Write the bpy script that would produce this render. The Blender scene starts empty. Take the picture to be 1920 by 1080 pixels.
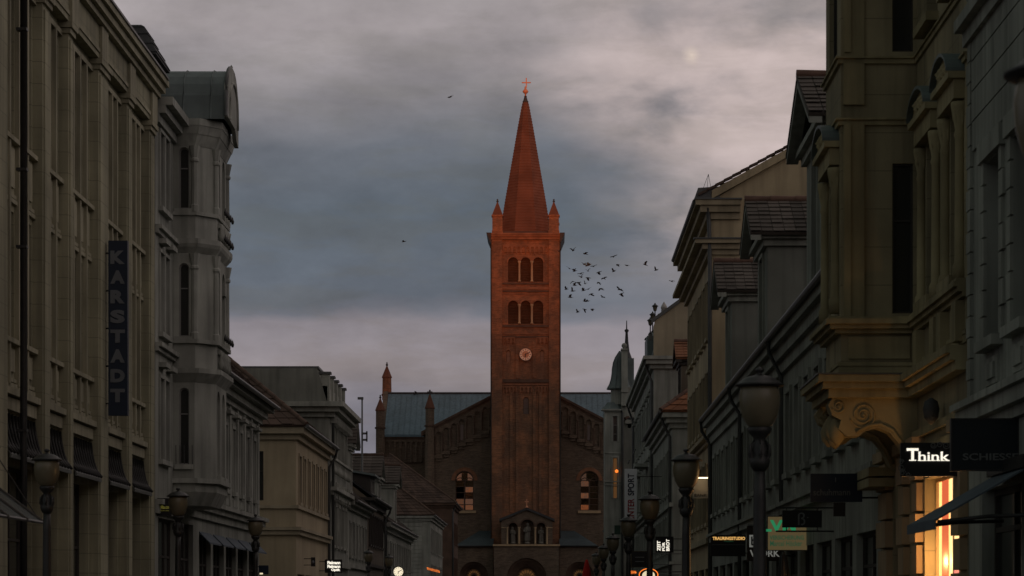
import bpy, math, random
from mathutils import Vector, Matrix
random.seed(7)
R = math.radians
SC = bpy.context.scene
COL = SC.collection

# ------------------------------------------------------------------ camera
# eye 1.6 m above the street, looking straight down it (+Y); lens shift keeps the verticals vertical
F, VX, VY, EYE = 5000.0, 1028.0, 1136.0, 1.6      # focal length and vanishing point in photo pixels
cam = bpy.data.cameras.new('camera'); camo = bpy.data.objects.new('camera', cam); COL.objects.link(camo)
cam.sensor_width = 36; cam.lens = 36 * F / 1920
cam.shift_x = -(VX - 960) / 1920; cam.shift_y = (VY - 540) / 1920
cam.clip_start = .5; cam.clip_end = 6000
cam.dof.use_dof = True; cam.dof.focus_distance = 260; cam.dof.aperture_fstop = 7.0
camo.location = (0, 0, EYE); camo.rotation_euler = (R(90), 0, 0)
SC.camera = camo

# ------------------------------------------------------------------ view
vs = SC.view_settings
vs.view_transform = 'Standard'; vs.look = 'None'; vs.gamma = 1; vs.exposure = 0.0; vs.use_curve_mapping = False

# ------------------------------------------------------------------ sky
SUN_EL, SUN_ROT = R(1.2), R(180)
w = bpy.data.worlds.new('World'); SC.world = w; w.use_nodes = True
nt = w.node_tree; N = nt.nodes; L = nt.links; N.clear()
def nd(t, **k):
    n = N.new(t)
    for a, b in k.items(): setattr(n, a, b)
    return n
def mth(op, a, b=None, c=None, clamp=False):
    n = nd('ShaderNodeMath', operation=op, use_clamp=clamp)
    for i, v in enumerate((a, b, c)):
        if v is None: continue
        if isinstance(v, (int, float)): n.inputs[i].default_value = v
        else: L.new(v, n.inputs[i])
    return n.outputs[0]
def mixc(f, a, b, bt='MIX'):
    n = nd('ShaderNodeMix', data_type='RGBA', blend_type=bt)
    for i, v in ((0, f), (6, a), (7, b)):
        if isinstance(v, (int, float)): n.inputs[i].default_value = v
        elif isinstance(v, tuple): n.inputs[i].default_value = (*v, 1)
        else: L.new(v, n.inputs[i])
    return n.outputs[2]
def smooth(v, a, b):
    n = nd('ShaderNodeMapRange', interpolation_type='SMOOTHSTEP')
    L.new(v, n.inputs[0]); n.inputs[1].default_value = a; n.inputs[2].default_value = b
    return n.outputs[0]
tc = nd('ShaderNodeTexCoord'); sep = nd('ShaderNodeSeparateXYZ'); L.new(tc.outputs['Generated'], sep.inputs[0])
def wnoise(scale, vec, off, detail=5, rough=.55, dist=0.0):
    mp = nd('ShaderNodeMapping'); L.new(tc.outputs['Generated'], mp.inputs[0])
    mp.inputs['Scale'].default_value = vec; mp.inputs['Location'].default_value = off
    n = nd('ShaderNodeTexNoise'); L.new(mp.outputs[0], n.inputs[0])
    n.inputs['Scale'].default_value = scale; n.inputs['Detail'].default_value = detail
    n.inputs['Roughness'].default_value = rough; n.inputs['Distortion'].default_value = dist
    return n.outputs[0]
n_big = wnoise(7, (1, 1, 2.4), (3.1, .4, .2), 5, .5, .2)
n_med = wnoise(17, (1, 1, 2.2), (1.7, 2.2, .9), 6, .5, .2)
n_fine = wnoise(42, (1, 1, 2.0), (.3, 5.2, .1), 10, .62, .1)
# height of the cloud layers, undulating with the noise
zz_ = mth('ADD', sep.outputs[2], mth('MULTIPLY', mth('SUBTRACT', n_big, .5), .035))
zz_ = mth('ADD', zz_, mth('MULTIPLY', mth('SUBTRACT', n_med, .5), .018))
ramp = nd('ShaderNodeValToRGB'); L.new(zz_, ramp.inputs[0])
stops = [(0, (.20, .192, .225)), (.07, (.205, .196, .228)), (.088, (.27, .238, .25)), (.1065, (.255, .232, .255)),
         (.1105, (.13, .147, .178)), (.14, (.115, .138, .168)), (.168, (.145, .158, .185)), (.187, (.215, .207, .223)),
         (.215, (.345, .31, .318)), (.33, (.19, .20, .19)), (.6, (.12, .138, .122)), (1, (.09, .107, .092))]
el = ramp.color_ramp.elements
while len(el) < len(stops): el.new(.5)
for e, (p, c) in zip(el, stops): e.position = p; e.color = (*c, 1)
cloud = ramp.outputs[0]
# towards the right the deck thins and turns pinkish bright
fx = mth('MULTIPLY', smooth(mth('ADD', sep.outputs[0], mth('MULTIPLY', mth('SUBTRACT', n_big, .5), .14)), -.02, .075), smooth(sep.outputs[2], .10, .15))
fx = mth('MULTIPLY', fx, smooth(n_med, .26, .56))
cloud = mixc(mth('MULTIPLY', fx, .85), cloud, (.58, .475, .455))
gain = mth('ADD', .45, mth('MULTIPLY', n_med, .78)); gain = mth('ADD', gain, mth('MULTIPLY', n_fine, .42)); gain = mth('SUBTRACT', gain, .05)
hsv = nd('ShaderNodeVectorMath', operation='SCALE'); L.new(cloud, hsv.inputs[0]); L.new(gain, hsv.inputs['Scale'])
cloud = hsv.outputs[0]
# a small thin spot in the deck
dn = nd('ShaderNodeVectorMath', operation='DISTANCE'); L.new(tc.outputs['Generated'], dn.inputs[0])
sd = Vector(((1297 - VX) / F, 1, (VY - 104) / F)).normalized(); dn.inputs[1].default_value = sd
spot = smooth(mth('ADD', dn.outputs['Value'], mth('MULTIPLY', mth('SUBTRACT', n_fine, .5), .010)), .0045, -.001)
cloud = mixc(mth('MULTIPLY', spot, .8), cloud, (.85, .70, .58))
sky = nd('ShaderNodeTexSky', sky_type='NISHITA'); sky.sun_disc = False
sky.sun_elevation = SUN_EL; sky.sun_rotation = SUN_ROT; sky.air_density = 1.2; sky.dust_density = 2.0
STR = .1
up = nd('ShaderNodeVectorMath', operation='SCALE'); L.new(cloud, up.inputs[0]); up.inputs['Scale'].default_value = 1 / STR
cover = smooth(wnoise(16, (1, 1, 4.5), (8.3, 1.2, 4.4), 5, .6, .3), .40, .56)   # streaky gaps between the clouds
cover = mth('ADD', mth('MULTIPLY', cover, .12), .88)
west = smooth(mth('MULTIPLY', sep.outputs[1], -1), .90, .985)                    # the deck opens towards the sunset
gapw = smooth(wnoise(16, (1, 1, 4.5), (8.3, 1.2, 4.4), 5, .6, .3), .47, .55)
cover = mth('SUBTRACT', cover, mth('MULTIPLY', mth('MULTIPLY', west, mth('SUBTRACT', 1, gapw)), .22), clamp=True)
final = mixc(cover, sky.outputs[0], up.outputs[0])
bg = nd('ShaderNodeBackground'); L.new(final, bg.inputs[0]); bg.inputs[1].default_value = STR
out = nd('ShaderNodeOutputWorld'); L.new(bg.outputs[0], out.inputs[0])

# ------------------------------------------------------------------ the last sun, from behind the viewer
sl = bpy.data.lights.new('sun', 'SUN'); sl.energy = 1.65; sl.angle = R(2.2); sl.color = (1, .26, .085)
so = bpy.data.objects.new('sun', sl); COL.objects.link(so)
so.rotation_euler = Vector((-.02, 1, -math.tan(SUN_EL))).to_track_quat('-Z', 'Y').to_euler()

# ------------------------------------------------------------------ helpers
def X(px, Y): return Y * (px - VX) / F
def Z(py, Y): return EYE + Y * (VY - py) / F
def YL(px, x=-11.0): return -x * F / (VX - px)
def YR(px, x=6.0): return x * F / (px - VX)

class Fr:                      # a facade's own axes: u along it, n outwards, z up
    def __init__(s, o, u, n): s.o = Vector(o); s.u = Vector(u); s.n = Vector(n)
    def __call__(s, u, z, n=0): return s.o + s.u * u + s.n * n + Vector((0, 0, z))
def left(x=-11.0): return Fr((x, 0, 0), (0, 1, 0), (1, 0, 0))
def right(x=6.0): return Fr((x, 0, 0), (0, 1, 0), (-1, 0, 0))
def front(y, x=0.0): return Fr((x, y, 0), (1, 0, 0), (0, -1, 0))

class MB:
    def __init__(s): s.v = []; s.f = []; s.smooth = []
    def poly(s, pts, sm=False):
        i = len(s.v); s.v += [tuple(p) for p in pts]; s.f.append(tuple(range(i, i + len(pts)))); s.smooth.append(sm)
    def hexa(s, p):            # 8 points: bottom ring then top ring
        i = len(s.v); s.v += [tuple(q) for q in p]
        for f in ((3, 2, 1, 0), (4, 5, 6, 7), (0, 1, 5, 4), (1, 2, 6, 5), (2, 3, 7, 6), (3, 0, 4, 7)):
            s.f.append(tuple(i + k for k in f)); s.smooth.append(False)
    def box(s, x0, x1, y0, y1, z0, z1):
        s.hexa([(x0, y0, z0), (x1, y0, z0), (x1, y1, z0), (x0, y1, z0), (x0, y0, z1), (x1, y0, z1), (x1, y1, z1), (x0, y1, z1)])
        return s
    def fbox(s, fr, u0, u1, z0, z1, n0, n1):
        s.hexa([fr(u0, z0, n0), fr(u1, z0, n0), fr(u1, z0, n1), fr(u0, z0, n1), fr(u0, z1, n0), fr(u1, z1, n0), fr(u1, z1, n1), fr(u0, z1, n1)])
        return s
    def prism(s, pts, off):    # polygon (3D points) swept by a vector
        off = Vector(off); a = [Vector(p) for p in pts]; b = [p + off for p in a]
        s.poly(a); s.poly(b[::-1])
        for i in range(len(a)):
            j = (i + 1) % len(a); s.poly([a[i], a[j], b[j], b[i]])
        return s
    def lathe(s, c, prof, n=16, sm=True, sx=1, sy=1, rot=0):
        c = Vector(c); i0 = len(s.v)
        for r, z in prof:
            for k in range(n):
                t = 2 * math.pi * k / n + rot
                s.v.append((c.x + math.cos(t) * r * sx, c.y + math.sin(t) * r * sy, c.z + z))
        for a in range(len(prof) - 1):
            for k in range(n):
                l = (k + 1) % n
                s.f.append((i0 + a * n + k, i0 + a * n + l, i0 + (a + 1) * n + l, i0 + (a + 1) * n + k)); s.smooth.append(sm)
        s.f.append(tuple(i0 + k for k in range(n))[::-1]); s.smooth.append(False)
        s.f.append(tuple(i0 + (len(prof) - 1) * n + k for k in range(n))); s.smooth.append(False)
        return s
    def tube(s, pts, r, n=8):
        pts = [Vector(p) for p in pts]; rs = r if isinstance(r, (list, tuple)) else [r] * len(pts)
        i0 = len(s.v)
        for i, p in enumerate(pts):
            d = (pts[min(i + 1, len(pts) - 1)] - pts[max(i - 1, 0)]).normalized()
            a = d.cross(Vector((0, 0, 1))) if abs(d.z) < .95 else d.cross(Vector((0, 1, 0)))
            a.normalize(); b = d.cross(a)
            for k in range(n):
                t = 2 * math.pi * k / n
                s.v.append(tuple(p + (a * math.cos(t) + b * math.sin(t)) * rs[i]))
        for a in range(len(pts) - 1):
            for k in range(n):
                l = (k + 1) % n
                s.f.append((i0 + a * n + k, i0 + a * n + l, i0 + (a + 1) * n + l, i0 + (a + 1) * n + k)); s.smooth.append(True)
        s.f.append(tuple(i0 + k for k in range(n))); s.smooth.append(False)
        s.f.append(tuple(i0 + (len(pts) - 1) * n + k for k in range(n))); s.smooth.append(False)
        return s
    def mesh(s, name, m):
        me = bpy.data.meshes.new(name); me.from_pydata(s.v, [], s.f); me.materials.append(m)
        me.polygons.foreach_set('use_smooth', s.smooth); me.update()
        return me
    def build(s, name, m, parent=None, local=False):
        return link(name, s.mesh(name, m), parent, local)
def link(name, me, parent=None, local=False):
    o = bpy.data.objects.new(name, me); COL.objects.link(o)
    if parent:
        o.parent = parent
        if not local and parent.type == 'EMPTY': o.matrix_parent_inverse = Matrix.Translation(-parent.location)
    return o
def tag(o, label, cat, group=None):
    o['label'] = label; o['category'] = cat
    if group: o['group'] = group
    return o
def thing(name, label, cat, loc=(0, 0, 0), group=None):
    o = bpy.data.objects.new(name, None); COL.objects.link(o); o.location = loc
    o.empty_display_size = .3
    return tag(o, label, cat, group)
def struct(o): o['kind'] = 'structure'; return o
def copy_tree(o, parent=None):
    c = o.copy(); COL.objects.link(c); c.parent = parent
    for ch in list(o.children): copy_tree(ch, c)
    return c

# ------------------------------------------------------------------ materials
MATS = {}
def mat(name, col, rough=.85, var=.25, scale=.7, bump=.25, bscale=14, streak=.0, metal=0, spec=.3, island=0.0, emit=None, es=0, joint=0):
    m = bpy.data.materials.new(name); m.use_nodes = True; MATS[name] = m
    t = m.node_tree; n = t.nodes; l = t.links; b = n['Principled BSDF']
    b.inputs['Roughness'].default_value = rough; b.inputs['Metallic'].default_value = metal
    b.inputs['Specular IOR Level'].default_value = spec
    b.inputs['Base Color'].default_value = (*col, 1)
    c = n.new('ShaderNodeTexCoord'); sock = None
    def mixn(fac, a, bb, bt='MIX'):
        x = n.new('ShaderNodeMix'); x.data_type = 'RGBA'; x.blend_type = bt
        for i, v in ((0, fac), (6, a), (7, bb)):
            if isinstance(v, (int, float)): x.inputs[i].default_value = v
            elif isinstance(v, tuple): x.inputs[i].default_value = (*v, 1)
            else: l.new(v, x.inputs[i])
        return x.outputs[2]
    def noise(sc, vec=(1, 1, 1), d=5, lo=.35, hi=.7):
        mp = n.new('ShaderNodeMapping'); l.new(c.outputs['Object'], mp.inputs[0]); mp.inputs['Scale'].default_value = vec
        x = n.new('ShaderNodeTexNoise'); l.new(mp.outputs[0], x.inputs[0]); x.inputs['Scale'].default_value = sc; x.inputs['Detail'].default_value = d
        r = n.new('ShaderNodeMapRange'); l.new(x.outputs[0], r.inputs[0]); r.inputs[1].default_value = lo; r.inputs[2].default_value = hi
        return r.outputs[0], x.outputs[0]
    if var:
        f, _ = noise(scale)
        dark = tuple(v * (1 - var) for v in col); light = tuple(min(1, v * (1 + var * .5)) for v in col)
        sock = mixn(f, dark, light)
        f2, _ = noise(scale * 7, (1, 1, 1), 4)
        sock = mixn(mth_f(n, l, f2, var * .5), sock, tuple(v * .7 for v in col))
    if streak:
        f3, _ = noise(1.6, (2.2, 2.2, .16), 6, .45, .75)
        sock = mixn(mth_f(n, l, f3, streak), sock if sock else col, tuple(v * .32 for v in col))
    if joint:                                          # fine mason's joints, each course
        sp = n.new('ShaderNodeSeparateXYZ'); l.new(c.outputs['Object'], sp.inputs[0])
        mo = n.new('ShaderNodeMath'); mo.operation = 'PINGPONG'; l.new(sp.outputs[2], mo.inputs[0]); mo.inputs[1].default_value = joint / 2
        lt = n.new('ShaderNodeMath'); lt.operation = 'LESS_THAN'; l.new(mo.outputs[0], lt.inputs[0]); lt.inputs[1].default_value = .009
        sock = mixn(mth_f(n, l, lt.outputs[0], .55), sock, tuple(v * .35 for v in col))
    if island:
        g = n.new('ShaderNodeNewGeometry')
        r = n.new('ShaderNodeMapRange'); l.new(g.outputs['Random Per Island'], r.inputs[0]); r.inputs[3].default_value = 1 - island; r.inputs[4].default_value = 1 + island * .7
        x = n.new('ShaderNodeVectorMath'); x.operation = 'SCALE'
        if sock: l.new(sock, x.inputs[0])
        else: x.inputs[0].default_value = col
        l.new(r.outputs[0], x.inputs['Scale']); sock = x.outputs[0]
    if sock: l.new(sock, b.inputs['Base Color'])
    if bump:
        _, raw = noise(bscale, (1, 1, 1), 6)
        bp = n.new('ShaderNodeBump'); bp.inputs['Strength'].default_value = bump; bp.inputs['Distance'].default_value = .02
        l.new(raw, bp.inputs['Height']); l.new(bp.outputs[0], b.inputs['Normal'])
    if emit:
        b.inputs['Emission Color'].default_value = (*emit, 1); b.inputs['Emission Strength'].default_value = es
    return m
def mth_f(n, l, s, k):
    x = n.new('ShaderNodeMath'); x.operation = 'MULTIPLY'; x.use_clamp = True; l.new(s, x.inputs[0]); x.inputs[1].default_value = k
    return x.outputs[0]
def brick(name, c1, c2, mortar, patch, rowh=.085):
    m = mat(name, c1, .9, 0, bump=0); t = m.node_tree; n = t.nodes; l = t.links; b = n['Principled BSDF']
    c = n.new('ShaderNodeTexCoord'); mp = n.new('ShaderNodeMapping'); l.new(c.outputs['Object'], mp.inputs[0])
    mp.inputs['Rotation'].default_value = (R(90), 0, 0)
    bt = n.new('ShaderNodeTexBrick'); l.new(mp.outputs[0], bt.inputs[0])
    bt.inputs['Scale'].default_value = 1; bt.inputs['Brick Width'].default_value = .26; bt.inputs['Row Height'].default_value = rowh
    bt.inputs['Mortar Size'].default_value = .012
    bt.inputs['Color1'].default_value = (*c1, 1); bt.inputs['Color2'].default_value = (*c2, 1); bt.inputs['Mortar'].default_value = (*mortar, 1)
    def nz(sc, vec, lo, hi):
        p = n.new('ShaderNodeMapping'); l.new(c.outputs['Object'], p.inputs[0]); p.inputs['Scale'].default_value = vec
        x = n.new('ShaderNodeTexNoise'); l.new(p.outputs[0], x.inputs[0]); x.inputs['Scale'].default_value = sc; x.inputs['Detail'].default_value = 7; x.inputs['Roughness'].default_value = .65
        r = n.new('ShaderNodeMapRange'); l.new(x.outputs[0], r.inputs[0]); r.inputs[1].default_value = lo; r.inputs[2].default_value = hi
        return r.outputs[0]
    def mx(f, a, bb, bt_='MIX'):
        x = n.new('ShaderNodeMix'); x.data_type = 'RGBA'; x.blend_type = bt_
        l.new(f, x.inputs[0])
        for i, v in ((6, a), (7, bb)):
            if isinstance(v, tuple): x.inputs[i].default_value = (*v, 1)
            else: l.new(v, x.inputs[i])
        return x.outputs[2]
    col = mx(nz(.55, (1, 1, .8), .42, .62), bt.outputs[0], patch)
    col = mx(mth_f(n, l, nz(3.0, (.5, .5, 2.5), .42, .68), .75), col, tuple(v * .42 for v in c1))
    col = mx(mth_f(n, l, nz(11, (.5, .5, 2.8), .56, .70), .55), col, tuple(min(1, v * 1.7) for v in patch))
    col = mx(mth_f(n, l, nz(.25, (1, 1, .3), .45, .75), .4), col, tuple(v * .5 for v in c2))
    l.new(col, b.inputs['Base Color'])
    bp = n.new('ShaderNodeBump'); bp.inputs['Strength'].default_value = .6; bp.inputs['Distance'].default_value = .03
    l.new(bt.outputs['Fac'], bp.inputs['Height']); bp.invert = True; l.new(bp.outputs[0], b.inputs['Normal'])
    return m
def emis(name, col, s):
    m = mat(name, (.02, .02, .02), .6, 0, bump=0, emit=col, es=s); return m
def glass(name, col=(.03, .032, .03), rough=.12):
    m = mat(name, col, rough, 0, bump=0, spec=.6); t = m.node_tree; n = t.nodes; l = t.links
    c = n.new('ShaderNodeTexCoord'); x = n.new('ShaderNodeTexNoise'); l.new(c.outputs['Object'], x.inputs[0]); x.inputs['Scale'].default_value = 1.3
    bp = n.new('ShaderNodeBump'); bp.inputs['Strength'].default_value = .12; bp.inputs['Distance'].default_value = .05
    l.new(x.outputs[0], bp.inputs['Height']); l.new(bp.outputs[0], n['Principled BSDF'].inputs['Normal'])
    return m

stone = mat('limestone', (.32, .31, .215), .9, .32, .5, .3, 9, .65, joint=.48)
stone_l = mat('limestone_trim', (.35, .335, .24), .9, .3, .6, .25, 12, .6)
white = mat('pale_plaster', (.31, .325, .29), .9, .32, .5, .25, 14, .65)
white_t = mat('pale_plaster_trim', (.335, .35, .315), .9, .32, .7, .25, 14, .65)
grey = mat('grey_plaster', (.31, .325, .29), .9, .32, .5, .25, 14, .65)
grey2 = mat('light_grey_plaster', (.35, .365, .325), .9, .3, .5, .25, 14, .65)
grey_wall = mat('bare_grey_render', (.25, .26, .23), .92, .38, .35, .3, 10, .7)
cream = mat('cream_plaster', (.40, .335, .225), .9, .18, .5, .2, 14, .35)
cream_t = mat('cream_trim', (.36, .31, .22), .9, .2, .6, .2, 14, .35)
ochre = mat('ochre_plaster', (.43, .35, .225), .9, .25, .4, .25, 12, .5)
ochre_t = mat('ochre_trim', (.37, .31, .21), .9, .28, .6, .25, 14, .55)
beige = mat('beige_stucco', (.34, .295, .185), .88, .34, .6, .28, 14, .65, joint=.62)
beige_t = mat('beige_stucco_trim', (.36, .31, .18), .88, .36, .8, .3, 16, .65)
brown_w = mat('brown_plaster', (.15, .125, .095), .9, .25, .5, .2, 14, .4)
sand = mat('sandstone_pier', (.42, .31, .19), .85, .2, .8, .25, 16, .3)
redtile = mat('red_roof_tile', (.085, .057, .044), .85, .3, .6, .3, 20, .0, island=.35)
browntile = mat('brown_roof_tile', (.085, .072, .062), .85, .3, .6, .3, 20, .0, island=.4)
orangetile = mat('orange_roof_tile', (.24, .10, .05), .85, .3, .8, .3, 20, .0, island=.35)
ridge_m = mat('terracotta_ridge', (.125, .075, .055), .85, .3, 1.5, .3, 20, island=.3)
copper = mat('patinated_copper', (.13, .165, .165), .55, .3, .9, .15, 8, .35, spec=.4)
slate_blue = mat('blue_grey_sheet_roof', (.12, .19, .235), .6, .22, .4, .15, 8, .5, spec=.4)
porch_sheet = mat('dark_sheet_roof', (.06, .085, .095), .6, .25, .6, .15, 8, .5)
slate = mat('dark_slate', (.05, .052, .055), .7, .3, 1.2, .3, 18, island=.3)
zinc = mat('dark_zinc', (.085, .09, .09), .5, .25, 1.5, .1, 10, spec=.5)
iron = mat('cast_iron', (.018, .019, .019), .5, .3, 6, .2, 30, spec=.5)
wood_d = mat('dark_painted_wood', (.05, .045, .04), .7, .25, 2, .1, 20)
wood_w = mat('pale_window_paint', (.22, .22, .21), .6, .15, 2, .05, 20)
wood_r = mat('dark_red_door_paint', (.12, .022, .016), .55, .2, 2, .1, 18)
pane_m = glass('window_glass')
pane_far = glass('church_glass', (.25, .165, .11), .06); pane_far.node_tree.nodes['Principled BSDF'].inputs['Metallic'].default_value = 1   # mirror-like protective glazing
pane_slit = glass('slit_glass', (.10, .07, .06), .45)
brick_t = brick('tower_brick', (.22, .112, .066), (.145, .074, .045), (.20, .14, .10), (.37, .17, .088))
brick_c = brick('church_brick', (.155, .115, .082), (.11, .078, .056), (.16, .135, .11), (.185, .138, .10))
brick_b = mat('brick_trim', (.25, .12, .068), .9, .35, 1.2, .3, 14)
brick_d = mat('dark_brick_trim', (.105, .068, .05), .9, .3, 1.2, .3, 14)
spire_m = mat('spire_tile', (.14, .065, .042), .85, .25, .6, .35, 22)
louvre_m = mat('louvre_wood', (.11, .055, .032), .8, .3, 1.5, .1, 12)
gold = mat('gilding', (.60, .27, .15), .5, .1, 2, 0, spec=.4)
clock_m = mat('clock_dial_enamel', (.95, .68, .50), .6, .05, 2, 0)
black = mat('black_sign_paint', (.008, .008, .009), .5, .1, 2, 0, spec=.4)
navy = mat('navy_sign_panel', (.008, .018, .038), .5, .15, 1.5, 0, spec=.4)
dark_teal = mat('dark_teal_panel', (.006, .013, .018), .5, .1, 1.5, 0, spec=.4)
letter_grey = mat('unlit_grey_letter', (.13, .145, .16), .5, .1, 2, 0)
letter_dim = mat('dim_letter', (.16, .17, .17), .6, .1, 2, 0)
banner_w = mat('white_banner_cloth', (.62, .65, .68), .9, .08, 2, 0)
banner_red = mat('banner_red_print', (.28, .015, .02), .8, 0, bump=0)
banner_blue = mat('banner_navy_print', (.012, .016, .035), .8, 0, bump=0)
awn_d = mat('dark_metal_awning', (.10, .11, .105), .5, .25, 2, .1, 12, spec=.5)
awn_blue = mat('slate_blue_canvas', (.10, .125, .15), .9, .15, 2, .15, 60)
globe_m = mat('frosted_lamp_glass', (.15, .13, .083), .35, .25, 3, .05, 8, spec=.5)
parasol_w = mat('white_parasol_cloth', (.42, .40, .38), .9, .15, 2, .2, 20)
parasol_r = mat('red_parasol_cloth', (.50, .02, .015), .8, .15, 2, .2, 20)
statue_m = mat('weathered_statue_stone', (.19, .18, .155), .9, .3, 2, .3, 12, .4)
canopy_glass = glass('canopy_glass', (.06, .075, .075), .15)
paving = mat('street_paving', (.12, .115, .105), .85, .25, .8, .3, 10)
asphalt = mat('asphalt', (.05, .05, .05), .9, .2, 1, .3, 20)
earth = mat('ground_earth', (.07, .075, .05), .95, .3, .05, 0)
ridge_cover = mat('shade_ridge_cover', (.035, .045, .025), .95, .4, .05, 0)  # dark cover of the added sun-blocking ridge
bird_m = mat('pigeon_feather', (.02, .022, .025), .8, .3, 6, 0)
bird_l = mat('pale_pigeon_feather', (.10, .085, .06), .8, .3, 6, 0)
e_white = emis('lit_white_letter', (1, .93, .78), 1.1)
e_cream = emis('lit_cream_letter', (1, .84, .55), .8)
e_gold = emis('lit_gold_letter', (1, .55, .16), .8)
e_yellow = emis('lit_yellow_letter', (.75, .65, .12), .16)
e_orange = emis('orange_neon', (1, .22, .03), 1.3)
e_green = emis('lit_green_print', (.02, .22, .09), .8)
e_dgreen = emis('dim_green_print', (.02, .10, .05), .5)
e_panel = emis('lit_sign_panel', (.75, .55, .25), .10)
e_shop = emis('lit_shop_glass', (1, .50, .16), 1.9)
e_shop2 = emis('lit_shop_red_panel', (.9, .16, .06), .8)
e_shop3 = emis('lit_shop_bright_panel', (1, .62, .26), 1.7)
e_win = emis('lit_room_window', (1, .45, .15), .08)
e_fan = emis('lit_fanlight', (1, .46, .14), .09)
e_dial = emis('lit_clock_dial', (1, .86, .62), .95)
e_tube = emis('lamp_tube', (1, .72, .42), 3.0)

# ------------------------------------------------------------------ facade tools
def arch_pts(ua, ub, zs, n=10, k=1.0):
    r = (ub - ua) / 2; c = (ua + ub) / 2
    return [(c - r * math.cos(math.pi * i / n), zs + r * k * math.sin(math.pi * i / n)) for i in range(n + 1)]
def facade(mb, fr, u0, u1, z0, z1, ops, d=.22):
    """wall sheet with real openings; ops: (ua, ub, za, zb, arched)"""
    ops = [o if len(o) > 4 else (*o, False) for o in ops]
    us = sorted({u0, u1, *[o[0] for o in ops], *[o[1] for o in ops]}); us = [u for u in us if u0 <= u <= u1]
    zs = sorted({z0, z1, *[o[2] for o in ops], *[o[3] for o in ops]}); zs = [z for z in zs if z0 <= z <= z1]
    for i in range(len(us) - 1):
        run = None
        for j in range(len(zs) - 1):
            cu, cz = (us[i] + us[i + 1]) / 2, (zs[j] + zs[j + 1]) / 2
            if any(o[0] < cu < o[1] and o[2] < cz < o[3] for o in ops):
                if run is not None: mb.poly([fr(us[i], run), fr(us[i + 1], run), fr(us[i + 1], zs[j]), fr(us[i], zs[j])]); run = None
            elif run is None: run = zs[j]
        if run is not None: mb.poly([fr(us[i], run), fr(us[i + 1], run), fr(us[i + 1], z1), fr(us[i], z1)])
    for ua, ub, za, zb, ar in ops:
        zt = zb - (ub - ua) / 2 if ar else zb
        for u in (ua, ub): mb.poly([fr(u, za), fr(u, zt), fr(u, zt, -d), fr(u, za, -d)])
        mb.poly([fr(ua, za), fr(ub, za), fr(ub, za, -d), fr(ua, za, -d)])
        if not ar: mb.poly([fr(ua, zb), fr(ub, zb), fr(ub, zb, -d), fr(ua, zb, -d)])
        else:
            p = arch_pts(ua, ub, zt); h = len(p) // 2
            mb.poly([fr(ua, zb)] + [fr(*q) for q in p[:h + 1]]); mb.poly([fr(ub, zb)] + [fr(*q) for q in p[h:]][::-1])
            for a, b in zip(p, p[1:]): mb.poly([fr(*a), fr(*b), fr(*b, -d), fr(*a, -d)])
def window(par, fr, ua, ub, za, zb, arch=False, d=.22, cols=2, rows=(), fm=None, gm=None, bar=.05, each=False,
           sill=None, hood=None, sur=None, sm=None, tilt=0, name='window'):
    """frame mesh (the window) with pane, sill, hood and surround as its own children"""
    fm = fm or wood_w; gm = gm or pane_m; mb = MB(); zt = zb - (ub - ua) / 2 if arch else zb
    a, b = -d + .015, -d + .075
    mb.fbox(fr, ua, ua + bar, za, zt, a, b); mb.fbox(fr, ub - bar, ub, za, zt, a, b)
    mb.fbox(fr, ua + bar, ub - bar, za, za + bar, a, b)
    if arch:
        p = arch_pts(ua, ub, zt); q = arch_pts(ua + bar, ub - bar, zt)
        for i in range(len(p) - 1):
            mb.hexa([fr(*p[i], a), fr(*p[i + 1], a), fr(*q[i + 1], a), fr(*q[i], a), fr(*p[i], b), fr(*p[i + 1], b), fr(*q[i + 1], b), fr(*q[i], b)])
    else: mb.fbox(fr, ua + bar, ub - bar, zb - bar, zb, a, b)
    us = [ua + (ub - ua) * i / cols for i in range(cols + 1)]
    zr = [za] + [za + (zb - za) * r for r in rows] + [zb]
    for u in us[1:-1]: mb.fbox(fr, u - bar * .4, u + bar * .4, za + bar, (zt + (ub - ua) / 2 if arch else zb) - bar, a + .004, b - .004)
    for z in zr[1:-1]: mb.fbox(fr, ua + bar, ub - bar, z - bar * .4, z + bar * .4, a + .008, b - .008)
    w_ = mb.build(name, fm, par)
    n = -d + .03
    if each:
        for i in range(cols):
            for j in range(len(zr) - 1):
                g = MB(); t = (random.uniform(-1, 1) * tilt, random.uniform(-1, 1) * tilt)
                hw, hh = (us[i + 1] - us[i]) / 2, (zr[j + 1] - zr[j]) / 2
                g.poly([fr(us[i], zr[j], n - t[0] * hw - t[1] * hh), fr(us[i + 1], zr[j], n + t[0] * hw - t[1] * hh),
                        fr(us[i + 1], zr[j + 1], n + t[0] * hw + t[1] * hh), fr(us[i], zr[j + 1], n - t[0] * hw + t[1] * hh)])
                g.build('pane', gm, w_)
    else:
        g = MB(); g.poly([fr(ua, za, n), fr(ub, za, n), fr(ub, zb, n), fr(ua, zb, n)]); g.build('pane', gm, w_)
    if sur:
        s = MB(); e = sur
        s.fbox(fr, ua - e, ua - .004, za, zb, .0, .06); s.fbox(fr, ub + .004, ub + e, za, zb, .0, .06); s.fbox(fr, ua - e, ub + e, zb + .004, zb + e, .0, .065)
        s.build('surround', sm, w_)
    if sill:
        s = MB(); s.fbox(fr, ua - .12, ub + .12, za - .14, za - .004, 0, sill); s.build('sill', sm, w_)
    if hood:
        s = MB(); zb2 = zb + (sur or .05) + .02
        s.fbox(fr, ua - .12, ub + .12, zb2, zb2 + .22, 0, .05); s.fbox(fr, ua - .2, ub + .2, zb2 + .224, zb2 + .34, 0, hood)
        s.fbox(fr, ua - .14, ub + .14, zb2 + .344, zb2 + .40, 0, hood * .7)
        s.build('hood', sm, w_)
    return w_
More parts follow.
